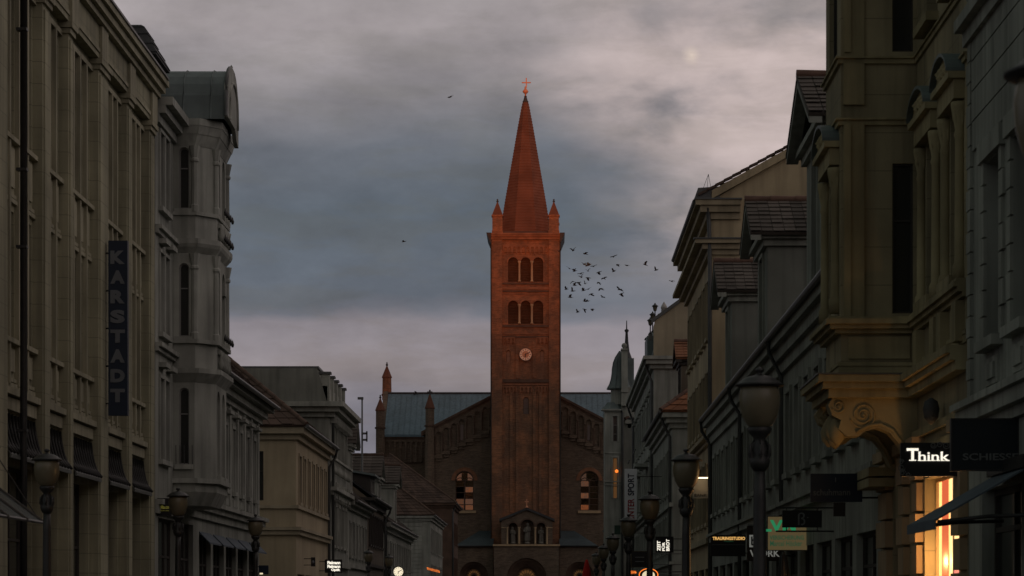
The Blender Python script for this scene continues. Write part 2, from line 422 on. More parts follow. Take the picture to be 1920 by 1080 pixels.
def band(par, fr, u0, u1, prof, m, name='cornice', e0=0, e1=0):
    """moulding along the facade: prof = [(z0, z1, projection), ...]; e0/e1 = 1 lets it overrun the ends"""
    mb = MB()
    for z0, z1, p in prof: mb.fbox(fr, u0 - e0 * p, u1 + e1 * p, z0, z1 - .003, -.05, p)
    return mb.build(name, m, par)
def tiles(par, a, b, c, d, courses, n, m, each=True, lip=.06, base=None, name='roof', over=1.18):
    """roof plane a-b (eave), d-c (ridge): boarding plus overlapping tile courses"""
    a, b, c, d = map(Vector, (a, b, c, d)); nn = (b - a).cross(d - a)
    if nn.length < 1e-6: nn = (b - a).cross(c - a)
    nn.normalize()
    if nn.z < 0: nn = -nn
    P = lambda s, t: (a.lerp(b, s)).lerp(d.lerp(c, s), t)
    rb = MB(); rb.hexa([a - nn * .08, b - nn * .08, c - nn * .08, d - nn * .08, a, b, c, d])
    ro = rb.build(name, base or m, par)
    allb = MB()
    for k in range(courses):
        mb = MB() if each else allb
        t0, t1 = k / courses, min(1, (k + over) / courses)
        for j in range(n):
            s0, s1 = (j + .03) / n, (j + .97) / n; h = lip * random.uniform(.75, 1.25); dt = random.uniform(-.05, .03) / courses
            q = [P(s0, t0 + dt), P(s1, t0 + dt), P(s1, t1), P(s0, t1)]; off = [h, h, .012, .012]
            mb.hexa([p + nn * (o - .02 if i < 2 else .002) for i, (p, o) in enumerate(zip(q, off))] + [p + nn * o for p, o in zip(q, off)])
        if each: mb.build('tile_course', m, ro)
    if not each:
        t = allb.build('tile_cover', m, ro); t['kind'] = 'stuff'
    return ro
def ridge_row(par, a, b, m, n, r=.11):
    a, b = Vector(a), Vector(b)
    for i in range(n):
        mb = MB(); p, q = a.lerp(b, i / n), a.lerp(b, (i + 1.06) / n)
        mb.tube([p, q], [r * 1.05, r * .9], 8); mb.build('ridge_tile', m, par)
def downpipe(par, pts, r=.055, m=None):
    return MB().tube(pts, r).build('downpipe', m or zinc, par)
def lettering(s, x0, x1, y, z0, z1, m, par=None, rot=0, bold=0, name='lettering', local=False, depth=.02):
    """text fitted to the box x0..x1, z0..z1 on a plane facing the viewer at depth y; rot=1: reads upwards"""
    cu = bpy.data.curves.new('t', 'FONT'); cu.body = s; cu.offset = bold; cu.extrude = .02; cu.resolution_u = 4
    o = bpy.data.objects.new('t', cu); COL.objects.link(o); bpy.context.view_layer.update()
    me = bpy.data.meshes.new_from_object(o.evaluated_get(bpy.context.evaluated_depsgraph_get()))
    bpy.data.objects.remove(o); bpy.data.curves.remove(cu)
    P = [v.co.copy() for v in me.vertices]
    if rot: P = [Vector((-p.y, p.x, p.z)) for p in P]
    ax, bx = min(p.x for p in P), max(p.x for p in P); ay, by = min(p.y for p in P), max(p.y for p in P)
    for v, p in zip(me.vertices, P):
        v.co = (x0 + (p.x - ax) / (bx - ax) * (x1 - x0), y - depth * (.5 + p.z * 25 * .5), z0 + (p.y - ay) / (by - ay) * (z1 - z0))
    me.materials.clear(); me.materials.append(m)
    return link(name, me, par, local)
def frame_sign(name, label, px0, px1, py0, py1, Y, m, wall, arm=True, th=.08, rim=None, cat='sign', group=None):
    """projecting sign board facing down the street, held by arms from its wall (X = wall)"""
    x0, x1, z1, z0 = X(px0, Y), X(px1, Y), Z(py0, Y), Z(py1, Y)
    t = thing(name, label, cat, ((x0 + x1) / 2, Y, z0), group)
    mb = MB(); mb.box(x0, x1, Y, Y + th, z0, z1); mb.build('board', m, t)
    if rim:
        r = MB(); e = .02
        r.box(x0 - e, x1 + e, Y - .008, Y + th + .008, z1 + .001, z1 + e); r.box(x0 - e, x1 + e, Y - .008, Y + th + .008, z0 - e, z0 - .001)
        r.box(x0 - e, x0 - .001, Y - .008, Y + th + .008, z0 - .001, z1 + .001); r.box(x1 + .001, x1 + e, Y - .008, Y + th + .008, z0 - .001, z1 + .001)
        r.build('rim', rim, t)
    if arm:
        xe = x1 if wall > 0 else x0
        for z in (z0 + (z1 - z0) * .15, z0 + (z1 - z0) * .85):
            MB().tube([(xe, Y + th / 2, z), (wall, Y + th / 2, z)], .018, 6).build('bracket', iron, t)
    return t, x0, x1, z0, z1

# ------------------------------------------------------------------ ground, street, an unseen ridge added to shade street and lower tower
g = MB(); g.poly([(-1500, -1500, -.02), (1500, -1500, -.02), (1500, 2500, -.02), (-1500, 2500, -.02)]); struct(g.build('ground', earth))
g = MB(); g.box(-11, -4.8, -60, 322, -.2, .12); g.box(3.4, 6, -60, 322, -.2, .12)
struct(g.build('pavement', paving))
g = MB(); g.box(-4.8, 3.4, -60, 322, -.2, .004); struct(g.build('road', asphalt))
g = MB(); g.box(-4.95, -4.8, -60, 322, -.2, .126); g.box(3.4, 3.55, -60, 322, -.2, .126); struct(g.build('kerb', paving))
g = MB(); rows = [(-900, -.1), (-640, 30), (-470, 49.5), (-400, 53), (-330, 45), (-200, 14), (-120, -.1)]; xs = list(range(-1200, 1201, 30))
i0 = [[(x, y, z if z < 0 else z + random.uniform(-.8, .8)) for x in xs] for y, z in rows]
for a, b in zip(i0, i0[1:]):
    for k in range(len(xs) - 1): g.poly([a[k], a[k + 1], b[k + 1], b[k]], True)
struct(g.build('shade_ridge', ridge_cover))  # added out of view behind the camera, crest set to block the low sun

# ------------------------------------------------------------------ LEFT 1: department store
def department_store():
    T = thing('department_store', 'tall limestone department store with slim windows between pilasters, nearest on the left', 'building', (-14, 60, 0))
    fr, rc = left(-11), left(-11.22)
    bays = [(49.2, 53.0, 5), (54.2, 58.0, 4), (58.8, 61.1, 3), (61.7, 65.2, 4), (66.6, 69.6, 4), (70.4, 73.5, 4)]
    ends = [44.0] + [b for _, b, _ in bays] ; starts = [a for a, _, _ in bays] + [74.4]
    ops = []; wins = []
    for a, b, n in bays:
        p = (b - a) / n
        for i in range(n):
            u0, u1 = a + p * i + .11, a + p * (i + 1) - .11
            for z0, z1 in ((11.4, 14.65), (7.2, 9.85)): ops.append((u0, u1, z0, z1)); wins.append((u0, u1, z0, z1))
        ops.append((a + .15, b - .15, .5, 4.55)); wins.append((a + .15, b - .15, .5, 4.55))
    mb = MB(); facade(mb, rc, 40, 74.4, 0, 15.1, ops, .3)
    mb.poly([(-11.22, 40, 0), (-24, 40, 0), (-24, 40, 15.5), (-11.22, 40, 15.5)]); mb.poly([(-11.22, 74.4, 0), (-24, 74.4, 0), (-24, 74.4, 15.5), (-11.22, 74.4, 15.5)])
    mb.poly([(-24, 40, 0), (-24, 74.4, 0), (-24, 74.4, 15.5), (-24, 40, 15.5)])
    mb.build('wall', stone, T)
    for u0, u1, z0, z1 in wins:
        if z0 < 1: window(T, rc, u0, u1, z0, z1, False, .3, 3, (.62,), wood_d, pane_m, .07)
        else: window(T, rc, u0, u1, z0, z1, False, .3, 1, (.5,) if z1 < 10 else (.36, .7), wood_d, pane_m, .04)
    for a, b in zip(ends, starts):              # pilasters with base and capital
        mb = MB(); mb.fbox(fr, a, b, 0, 14.72, -.225, 0); mb.fbox(fr, a + .12, b - .12, .4, 14.6, 0, .035); p = mb.build('pilaster', stone, T)
        mb = MB(); mb.fbox(fr, a - .05, b + .05, 14.72, 14.84, -.225, .06); mb.fbox(fr, a - .1, b + .1, 14.844, 14.98, -.225, .11); mb.build('capital', stone_l, p)
    for a, b, n in bays:                         # spandrels, string mouldings, slim mullion shafts, ribbed awnings
        p = (b - a) / n
        for z0, z1 in ((10.0, 11.36), (6.15, 7.16)):
            mb = MB(); mb.fbox(rc, a, b, z1 - .1, z1, 0, .13); mb.fbox(rc, a, b, z0, z0 + .09, 0, .07); mb.fbox(rc, a, b, z0 + .12, z0 + .2, 0, .05)
            for i in range(n): mb.fbox(rc, a + p * i + .2, a + p * (i + 1) - .2, z0 + .34, z1 - .2, 0, .04)
            mb.build('spandrel', stone_l, T)
        for i in range(1, n):
            mb = MB(); mb.fbox(rc, a + p * i - .07, a + p * i + .07, 6.2, 14.7, 0, .1); mb.build('mullion', stone_l, T)
        for z0, z1, p in ((5.96, 6.1, .19), (5.66, 5.92, .1), (14.66, 14.78, .09)): MB().fbox(rc, a, b, z0, z1, 0, p).build('string_course', stone_l, T)
        prof = [(.02, 5.56), (.05, 5.3), (.10, 5.06), (.18, 4.86), (.30, 4.70)]
        mb = MB()
        for (n0, z0), (n1, z1) in zip(prof, prof[1:]):
            mb.hexa([rc(a + .02, z0 - .02, n0), rc(b - .02, z0 - .02, n0), rc(b - .02, z1 - .02, n1), rc(a + .02, z1 - .02, n1), rc(a + .02, z0, n0), rc(b - .02, z0, n0), rc(b - .02, z1, n1), rc(a + .02, z1, n1)])
        mb.fbox(rc, a + .02, b - .02, 4.62, 4.695, .27, .31)
        aw = mb.build('awning', awn_d, T)
        k = max(5, int((b - a) / .34))
        for i in range(k + 1):
            u = a + .05 + (b - a - .1) * i / k
            MB().tube([rc(u, z + .03, n_ + .02) for n_, z in prof], .034, 6).build('rib', iron, aw)
    # entablature
    mb = MB(); mb.fbox(fr, 40, 74.45, 14.99, 15.8, -.3, .02); mb.build('frieze', stone, T)
    for a, b in zip([40] + [x for x in ends[1:]], [50] + [x + .9 for x in ends[1:]]):
        MB().fbox(fr, a - .02, b, 15.0, 15.78, .02, .1).build('frieze_block', stone_l, T)
    band(T, fr, 40, 74.5, [(15.12, 15.22, .05), (15.8, 15.95, .16), (15.95, 16.14, .27), (16.14, 16.3, .36)], stone_l, e1=1)
    mb = MB(); mb.fbox(fr, 40, 74.6, 16.3, 16.36, -.4, .40); mb.build('gutter', zinc, T)
    mb = MB(); mb.hexa([(-11.3, 40, 16.3), (-24, 40, 16.3), (-24, 74.4, 16.3), (-11.3, 74.4, 16.3), (-13.5, 40, 17), (-22, 40, 17), (-22, 74.4, 17), (-13.5, 74.4, 17)]); mb.build('roof', zinc, T)
    downpipe(T, [(-10.86, 55.2, 16.2), (-10.86, 55.2, 5.0), (-10.86, 55.2, .1)], .075, iron)
    for z in (5.2, 9.0, 10.6, 13.5): MB().box(-11.0, -10.78, 55.1, 55.3, z, z + .06).build('pipe_clip', iron, T)
    # glass entrance canopy with stays, lower left
    mb = MB(); mb.hexa([(-11.0, 42, 4.67), (-8.84, 42, 3.04), (-8.84, 46.6, 3.04), (-11, 46.6, 4.67), (-11, 42, 4.7), (-8.84, 42, 3.07), (-8.84, 46.6, 3.07), (-11, 46.6, 4.7)])
    c = mb.build('glass_canopy', canopy_glass, T)
    for y in (42, 43.5, 45.1, 46.6): MB().tube([(-11, y, 4.71), (-8.8, y, 3.05)], .03, 6).build('canopy_rib', zinc, c)
    MB().tube([(-8.84, 41.9, 3.055), (-8.84, 46.7, 3.055)], .03, 6).build('canopy_rib', zinc, c)
    for y in (42, 46.6): MB().tube([(-11, y, 6.3), (-8.95, y, 3.18)], .011, 6).build('stay_rod', zinc, c)
department_store()
# its upright blade sign
Yk = 66.0
t, x0, x1, z0, z1 = frame_sign('blade_sign', 'tall narrow navy blade sign with stacked grey capitals on the limestone store', 203, 239, 451, 779, Yk, navy, -11.0, False, .22)
for i in range(5):
    z = z0 + .3 + (z1 - z0 - .6) * i / 4
    MB().tube([(x0, Yk + .11, z), (-11.05, Yk + .11, z)], .022, 6).build('bracket', iron, t)
for i, ch in enumerate('KARSTADT'):
    py = 470 + 37 * i
    lettering(ch, X(207, Yk), X(234, Yk), Yk, Z(py + 25, Yk), Z(py, Yk), letter_grey, t, bold=.06, name='letter')

# ------------------------------------------------------------------ LEFT 2: pale building with turret and lower wing
def turret_building():
    T = thing('turret_building', 'pale stucco corner building with oriel turret, barrel copper roof and lower tiled wing', 'building', (-14, 88, 0))
    fr = left(-11)
    ya, yb, yc = 74.6, 78.2, 101.5
    wins = [(75.35, 76.1, 12.9, 15.0), (76.35, 77.1, 12.9, 15.0), (75.35, 76.1, 9.35, 11.6), (76.35, 77.1, 9.35, 11.6), (75.35, 76.1, 5.75, 8.05), (76.35, 77.1, 5.75, 8.05)]
    ops = [(*o, z > 1e9) for o in wins for z in (0,)]
    shop = [(75.2, 78.6, .5, 4.1), (79.4, 82.6, .5, 4.1)]
    mb = MB(); facade(mb, fr, ya, 83.0, 0, 15.6, ops + shop, .22)
    low = [(83.6, 84.35), (86.2, 86.95), (88.1, 88.85), (90.4, 91.15), (92.6, 93.35), (94.8, 95.55), (97.0, 97.75), (99.2, 99.95)]
    lops = [(a, b, 5.55, 7.75) for a, b in low]; lshop = [(84.0 + 3.5 * i, 86.9 + 3.5 * i, .5, 3.95) for i in range(5)]
    facade(mb, fr, 83.0, yc, 0, 9.1, lops + lshop, .22)
    for y, h in ((ya, 15.6), (83.0, 15.6), (yc, 9.1)): mb.poly([(-11, y, 0), (-22, y, 0), (-22, y, h), (-11, y, h)])
    mb.poly([(-22, ya, 0), (-22, yc, 0), (-22, yc, 9.1), (-22, ya, 9.1)])
    mb.build('wall', white, T)
    for o in wins: window(T, fr, *o, False, .22, 1, (.7,), wood_w, pane_m, .06, sill=.14 if o[0] < 76 else .139, sur=.1, sm=white_t)
    for a, b in low: window(T, fr, a, b, 5.55, 7.75, False, .22, 1, (.68,), wood_w, pane_m, .06, sill=.16, hood=.26, sur=.13, sm=white_t)
    for a, b in low:
        mb = MB(); mb.fbox(fr, a - .15, b + .15, 4.95, 5.36, 0, .05); mb.fbox(fr, a, b, 5.03, 5.28, .05, .08); mb.build('apron_panel', white_t, T)
    for a, b in zip([82.7] + [x[1] + .25 for x in low], [x[0] - .25 for x in low] + [101.3]):
        if b - a > .5: MB().fbox(fr, (a + b) / 2 - .2, (a + b) / 2 + .2, 4.85, 8.5, 0, .07).build('pilaster', white_t, T)
    for o in shop + lshop: window(T, fr, *o, False, .22, 3, (.7,), wood_d, pane_m, .08)
    for o in lshop:                              # shop blinds
        mb = MB(); mb.hexa([fr(o[0], 3.9, .0), fr(o[1], 3.9, .0), fr(o[1], 3.55, .35), fr(o[0], 3.55, .35), fr(o[0], 3.95, .0), fr(o[1], 3.95, .0), fr(o[1], 3.6, .35), fr(o[0], 3.6, .35)])
        mb.build('shop_blind', awn_blue, T)
    band(T, fr, ya, yb, [(15.15, 15.4, .12), (15.4, 15.62, .3), (15.62, 15.85, .5)], white_t)
    for z in (12.05, 8.75): band(T, fr, ya, yb - .05, [(z, z + .12, .1), (z + .12, z + .24, .2)], white_t, 'string_course')
    for z in (11.85, 8.35):
        for u in (75.3, 76.7): MB().fbox(fr, u, u + .85, z, z + .14, 0, .22).build('window_head', white_t, T)
    band(T, fr, 79, yc, [(4.35, 4.6, .1), (4.6, 4.78, .22), (4.78, 4.92, .34)], white_t, e1=1)
    band(T, fr, ya, 79, [(4.2, 4.45, .1), (4.45, 4.6, .22)], white_t)
    band(T, fr, 83.05, yc, [(8.5, 8.7, .12), (8.7, 8.95, .3), (8.95, 9.12, .52)], white_t, e1=1)
    # roof of the wing
    tiles(T, (-10.35, 83.1, 9.15), (-10.35, yc + .4, 9.15), (-15.5, yc - 4.6, 14.0), (-15.5, 83.1, 14.0), 18, 46, redtile, True, .05)
    tiles(T, (-10.35, yc + .4, 9.15), (-21, yc + .4, 9.15), (-15.5, yc - 4.6, 14.0), (-15.5, yc - 4.6, 14.0), 14, 30, redtile, False, .05)
    MB().tube([(-10.3, 83.1, 9.13), (-10.3, yc + .45, 9.13)], .08).build('gutter', zinc, T)
    # mansard behind the cornice of the tall part
    mb = MB(); mb.hexa([(-11.1, ya, 15.86), (-22, ya, 15.86), (-22, 83, 15.86), (-11.1, 83, 15.86), (-12.6, ya + .6, 18.0), (-20, ya + .6, 18.0), (-20, 82.5, 18.0), (-12.6, 82.5, 18.0)]); mb.build('mansard', slate, T)
    # little slated hood tower at the party wall
    cx_, cy_ = -12.35, 76.0
    mb = MB(); mb.lathe((cx_, cy_, 15.9), [(1.25, 0), (1.1, .45), (1.05, .9), (1.2, 1.15), (1.35, 1.2)], 4, False, rot=R(45)); tb = mb.build('roof_turret', slate, T)
    prof = [(1.9, 17.05), (1.93, 17.12), (1.76, 17.38), (1.52, 17.68), (1.36, 17.9), (1.25, 17.97)]
    for k in range(len(prof) - 1): MB().lathe((cx_, cy_, 0), [(prof[k][0] + .04, prof[k][1]), (prof[k + 1][0] + .0, prof[k + 1][1])], 4, False, rot=R(45)).build('slate_course', slate, tb)
    # the oriel: half octagon in plan, stacked storeys
    plan = [(-11.05, 78.2), (-10.37, 78.2), (-9.84, 78.9), (-9.84, 81.5), (-10.37, 82.2), (-11.05, 82.2)]
    def ring(e):                                 # plan pushed outwards by e
        c = Vector((-11.0, 80.2)); q = []
        for x, y in plan:
            q.append((x + (e if x > -10.1 else e * .75 if x > -11 else 0), y + (-e if y < 80 else e)))
        return q
    def slab(mb, e, z0, z1, e2=None):
        e *= .65; e2 = None if e2 is None else e2 * .65
        a, b = ring(e), ring(e if e2 is None else e2)
        n = len(a)
        for i in range(n - 1): mb.poly([(*a[i], z0), (*a[i + 1], z0), (*b[i + 1], z1), (*b[i], z1)])
        mb.poly([(*p, z0) for p in a]); mb.poly([(*p, z1) for p in b][::-1])
    O = MB()
    segs = []
    for (x0, y0), (x1, y1) in zip(plan, plan[1:]):
        d = Vector((x1 - x0, y1 - y0, 0)); Ln = d.length; d.normalize()
        segs.append((Fr((x0, y0, 0), d, (d.y, -d.x, 0)), Ln))
    storeys = [(5.2, 8.3, 5.75, 8.0), (8.3, 12.35, 9.5, 11.65), (12.35, 15.5, 13.25, 15.05)]
    for si, (fs, Ln) in enumerate(segs):
        wn = {0: (.20, .56), 2: (.5, 1.1)}.get(si)
        if si == 2: wn2 = (1.5, 2.1)
        ops = []
        for z0, z1, a, b in storeys:
            if si == 0 and a > 9 or si == 0: ops.append((.22, .52, a, b, True))
            if si == 2: ops += [(.35, 1.05, a - .3, b, True), (1.55, 2.25, a - .3, b, True)]
            if si == 4: ops += [(.2, .5, a, b, True)]
        facade(O, fs, 0, Ln, 5.2, 15.5, ops, .16)
        for o in ops: window(T, fs, *o[:4], True, .16, 1, (.66,), wood_w, pane_m, .04, sill=.1 if si != 2 else .12, sm=white_t)
    O.build('oriel', white, T)
    def oc():
        nonlocal k
        k.build('oriel_cornice', white_t, T); k = MB()
    k = MB()
    slab(k, .05, 4.95, 5.2); slab(k, .22, 5.2, 5.34); slab(k, -.25, 4.55, 4.95, .05); oc()
    slab(k, .0, 8.15, 8.42, .3); slab(k, .30, 8.42, 8.56); slab(k, .04, 8.56, 9.3); slab(k, .2, 9.3, 9.42); oc()
    slab(k, .0, 11.95, 12.12, .2); slab(k, .2, 12.12, 12.22, .26); slab(k, .26, 12.22, 12.36); slab(k, .05, 12.36, 13.05); slab(k, .16, 13.05, 13.16); oc()
    slab(k, .02, 15.1, 15.42, .22); slab(k, .24, 15.42, 15.66, .34); slab(k, .36, 15.66, 15.86)
    k.build('oriel_cornice', white_t, T)
    for (px_, py_) in plan[1:5]:                 # corner shafts with capitals, two storeys
        for z0, z1 in ((9.42, 11.95), (13.16, 15.1)):
            s = MB(); s.lathe((px_, py_, 0), [(.13, z0), (.13, z0 + .18), (.10, z0 + .22), (.09, z1 - .5), (.13, z1 - .46), (.13, z1 - .4), (.10, z1 - .36), (.17, z1 - .02)], 8, False); s.build('corner_shaft', white_t, T)
    for z in (8.62, 12.42):                      # balustrades on the street face
        for i in range(7): MB().lathe((-9.72, 79.2 + i * .33, z), [(.05, 0), (.085, .14), (.04, .34), (.07, .5)], 8).build('baluster', white_t, T)
    for z in (9.46, 12.42, 13.2):
        for i in range(5): MB().lathe((-9.6, 79.3 + i * .45, z), [(.03, 0), (.05, .08), (.0, .24)], 6).build('iron_spike', iron, T)
    MB().box(-9.95, -9.80, 80.9, 81.3, 11.0, 11.4).build('carved_boss', white_t, T)
    # window balcony grille at first floor
    for i in range(5): MB().tube([(-10.9 + i * .12, 78.1, 5.75), (-10.9 + i * .12, 78.05, 6.3)], .012, 5).build('grille_bar', iron, T)
    # barrel roof across the oriel, seams, scrolled gable to the street
    n = 12; Ra, H = 1.28, 1.62; CY = 79.42
    prof = [(CY - Ra * math.cos(math.pi * i / n), 15.87 + H * max(0, math.sin(math.pi * i / n)) ** .62) for i in range(n + 1)]
    b = MB()
    for (y0, z0), (y1, z1) in zip(prof, prof[1:]): b.poly([(-14.6, y0, z0), (-9.48, y0, z0), (-9.48, y1, z1), (-14.6, y1, z1)], True)
    b.poly([(-9.49, y, z) for y, z in prof]); b.poly([(-14.6, y, z) for y, z in prof])
    br = b.build('barrel_roof', copper, T)
    for i in range(6):
        x = -13.9 + i * .8; MB().tube([(x, y, z + .01) for y, z in prof], .022, 6).build('seam', copper, br)
    MB().tube([(-14.6, CY - Ra * .93, 16.62), (-9.5, CY - Ra * .93, 16.62)], .03, 6).build('seam', copper, br)
    gp = [(y + (.06 if y > CY else -.06), z + .06) for y, z in prof]
    gm = MB(); gm.prism([(-9.5, y, z) for y, z in gp] + [(-9.5, 80.75, 15.45), (-9.5, 80.3, 15.55), (-9.5, 79.9, 15.87)], (.12, 0, 0))
    ga = gm.build('street_gable', white_t, T)
    MB().tube([(-9.37, CY + (y - CY) * .72, 15.9 + (z - 15.9) * .74) for y, z in gp], .05, 6).build('gable_moulding', white_t, ga)
    MB().tube([(-9.44, y, z + .02) for y, z in gp], .06, 6).build('gable_coping', zinc, ga)
    MB().lathe((-9.44, CY, 17.5), [(.05, 0), (.03, .08), (.05, .14), (.0, .22)], 8).build('finial', white_t, ga)
turret_building()
t, x0, x1, z0, z1 = frame_sign('hanging_sign', 'small black hanging sign with yellow lettering behind a globe lamp', 290, 322, 934, 967, 75.0, black, -11.0, True, .07)
lettering('Bolia.com', X(296, 75), X(322, 75), 75.0, Z(954, 75), Z(947, 75), e_yellow, t)
lettering('bolia.com shop', X(299, 75), X(317, 75), 75.0, Z(958.5, 75), Z(956.5, 75), e_yellow, t)

# ------------------------------------------------------------------ generic street house
def house(name, label, side, x, y0, y1, eave, wm, tm, floors, depth=10, ground=None, cornices=(), roof=redtile, rise=4.2, over=.45,
          hip0=0, hip1=0, cour=14, tn=40, each=False, fm=None, near_ops=(), ribs=None, litground=False):
    fr = left(x) if side < 0 else right(x); xb = x + side * depth
    T = thing(name, label, 'house', ((x + xb) / 2, (y0 + y1) / 2, 0))
    ops = []; spec = []
    for f in floors:
        n, w_ = f['n'], f.get('w', .95); pitch = (y1 - y0 - 1.0) / n
        for i in range(n):
            c = y0 + .5 + pitch * (i + .5)
            o = (c - w_ / 2, c + w_ / 2, f['z0'], f['z1'], f.get('arch', False)); ops.append(o); spec.append((o, f))
    gops = []
    if ground:
        n = ground; pitch = (y1 - y0 - .6) / n
        for i in range(n): gops.append((y0 + .3 + pitch * i + .35, y0 + .3 + pitch * (i + 1) - .35, .45, 3.0))
    mb = MB(); facade(mb, fr, y0, y1, 0, eave, ops + gops, .2)
    nf = Fr((x if side > 0 else x - depth, y0, 0), (1, 0, 0), (0, -1, 0))
    facade(mb, nf, 0, depth, 0, eave, list(near_ops), .2)
    mb.poly([(x, y1, 0), (xb, y1, 0), (xb, y1, eave), (x, y1, eave)]); mb.poly([(xb, y0, 0), (xb, y1, 0), (xb, y1, eave), (xb, y0, eave)])
    mb.poly([(x, y0, eave), (xb, y0, eave), (xb, y1, eave), (x, y1, eave)])
    mb.build('wall', wm, T)
    for o, f in spec: window(T, fr, *o[:4], o[4], .2, 2 if f.get('w', .95) > .8 else 1, (.68,), fm or wood_w, pane_m, .06, sill=f.get('sill', .14), hood=f.get('hood'), sur=f.get('sur', .12), sm=tm)
    for i, o in enumerate(gops): window(T, fr, *o, False, .2, 2, (.75,), wood_d, e_win if litground and i in (0, 1) else pane_m, .08, name='shop_window')
    for o in near_ops: window(T, nf, *o[:4], False, .2, 1, (.6,), wood_d, pane_m, .05)
    for c in cornices: band(T, fr, y0, y1, c, tm, e0=1, e1=0)
    if cornices:                                  # the mouldings turn the corner onto the side wall
        for c in cornices:
            m_ = MB()
            for z0, z1, p in c: m_.fbox(nf, -.0 if side > 0 else 0, depth, z0 + .002, z1 - .005, -.05, p * .96)
            m_.build('cornice_return', tm, T)
    if roof:
        xe = x - side * over; xr = x + side * depth / 2; zr = eave + rise
        h0, h1 = (depth / 2) * hip0, (depth / 2) * hip1
        ya, yb = y0 - (over if hip0 else 0), y1 + (over if hip1 else 0)
        tiles(T, (xe, ya, eave), (xe, yb, eave), (xr, y1 - h1, zr), (xr, y0 + h0, zr), cour, tn, roof, each)
        tiles(T, (xb, y0, eave), (xb, y1, eave), (xr, y1 - h1, zr), (xr, y0 + h0, zr), 3, 4, roof, False)
        if hip0: tiles(T, (xe, ya, eave), (xb, ya, eave), (xr, y0 + h0, zr), (xr, y0 + h0, zr), cour, max(8, tn // 2), roof, each)
        else:
            g = MB(); g.poly([(x, y0, eave), (xb, y0, eave), (xr, y0, zr - .1)]); g.build('gable', wm, T)
        if not hip1:
            g = MB(); g.poly([(x, y1, eave), (xb, y1, eave), (xr, y1, zr - .1)]); g.build('gable', wm, T)
        ridge_row(T, (xr, y0 + h0, zr + .04), (xr, y1 - h1, zr + .04), ridge_m, max(3, int((y1 - y0) / 2)), .13)
        if hip0: ridge_row(T, (xe, ya, eave + .05), (xr, y0 + h0, zr + .04), ridge_m, 16, .11)
        MB().tube([(xe - side * .03, ya, eave - .03), (xe - side * .03, yb, eave - .03)], .08).build('gutter', zinc, T)
    return T, fr
def wall_dormer(T, side, x, y0, y1, zb, ze, zr, back, wm, tm, roof, cour=9, tn=14, each=True, ov=.35, proj=.3, win=True):
    """gabled dormer standing on the street wall: front window, side wall, tiled saddle roof, moulded gable"""
    fr = left(x) if side < 0 else right(x); xb = x + side * back; ym = (y0 + y1) / 2; w_ = min(1.1, (y1 - y0) * .42)
    mb = MB(); ops = [(ym - w_ / 2, ym + w_ / 2, zb + .5, ze - .45)] if win else []
    facade(mb, fr, y0, y1, zb, ze, ops, .18)
    for y in (y0, y1): mb.poly([(x, y, zb), (xb, y, zb), (xb, y, ze), (x, y, ze)])
    mb.poly([(x, y0, ze), (x, y1, ze), (x, ym, zr - .12)])
    d = mb.build('dormer', wm, T)
    for o in ops: window(T, fr, *o, False, .18, 2, (.68,), wood_w, pane_m, .06, sill=.1, sur=.12, sm=tm)
    m = MB(); xf = x - side * proj
    for z0, z1, p in ((ze - .3, ze - .12, .12), (ze - .12, ze + .02, .25)):
        m.fbox(fr, y0 - p, y1 + p, z0, z1, -.04, p)
        for y, s in ((y0, -1), (y1, 1)): m.box(min(x, xb), max(x, xb), min(y, y + s * p * .96), max(y, y + s * p * .96), z0 + .003, z1 - .003)
    m.build('dormer_cornice', tm, d)
    for s in (-1, 1):                              # raking mouldings of the gable
        a = Vector((xf + side * .02, ym + s * ((y1 - y0) / 2 + ov - .04), ze + .02)); b = Vector((xf + side * .02, ym, zr - .06)); q = Vector((0, 0, -.2)); e = Vector((side * .28, 0, 0))
        r = MB(); r.hexa([a + q, b + q, b + q + e, a + q + e, a, b, b + e, a + e]); r.build('gable_rake', tm, d)
    for y, s in ((y0 - ov, -1), (y1 + ov, 1)):
        tiles(T, (xf, y, ze + .03), (xb, y, ze + .03), (xb, ym, zr), (xf, ym, zr), cour, tn, roof, each, .05, name='dormer_roof')
    ridge_row(T, (xf, ym, zr + .03), (xb, ym, zr + .03), ridge_m, 7, .11)
    return d

# ------------------------------------------------------------------ LEFT, further houses
T, fr = house('corner_house', 'cream plastered corner house with hipped red tile roof on the left', -1, -11, 116.3, 133, 9.45, cream, cream_t,
    [dict(n=7, z0=6.15, z1=8.2, w=.9, sill=.12)], 11, 4, [[(8.85, 9.1, .15), (9.1, 9.4, .38)], [(5.85, 6.0, .12)], [(4.7, 4.9, .16), (4.9, 5.05, .26)]], redtile, 5.0, .5, 1, 0, 16, 44, True,
    near_ops=[(9.35, 9.58, 6.2, 8.35)], litground=True)
downpipe(T, [(-10.5, 132.7, 9.4), (-10.6, 132.7, 9.0), (-10.9, 132.7, 8.5), (-10.9, 132.7, .1)], .07)

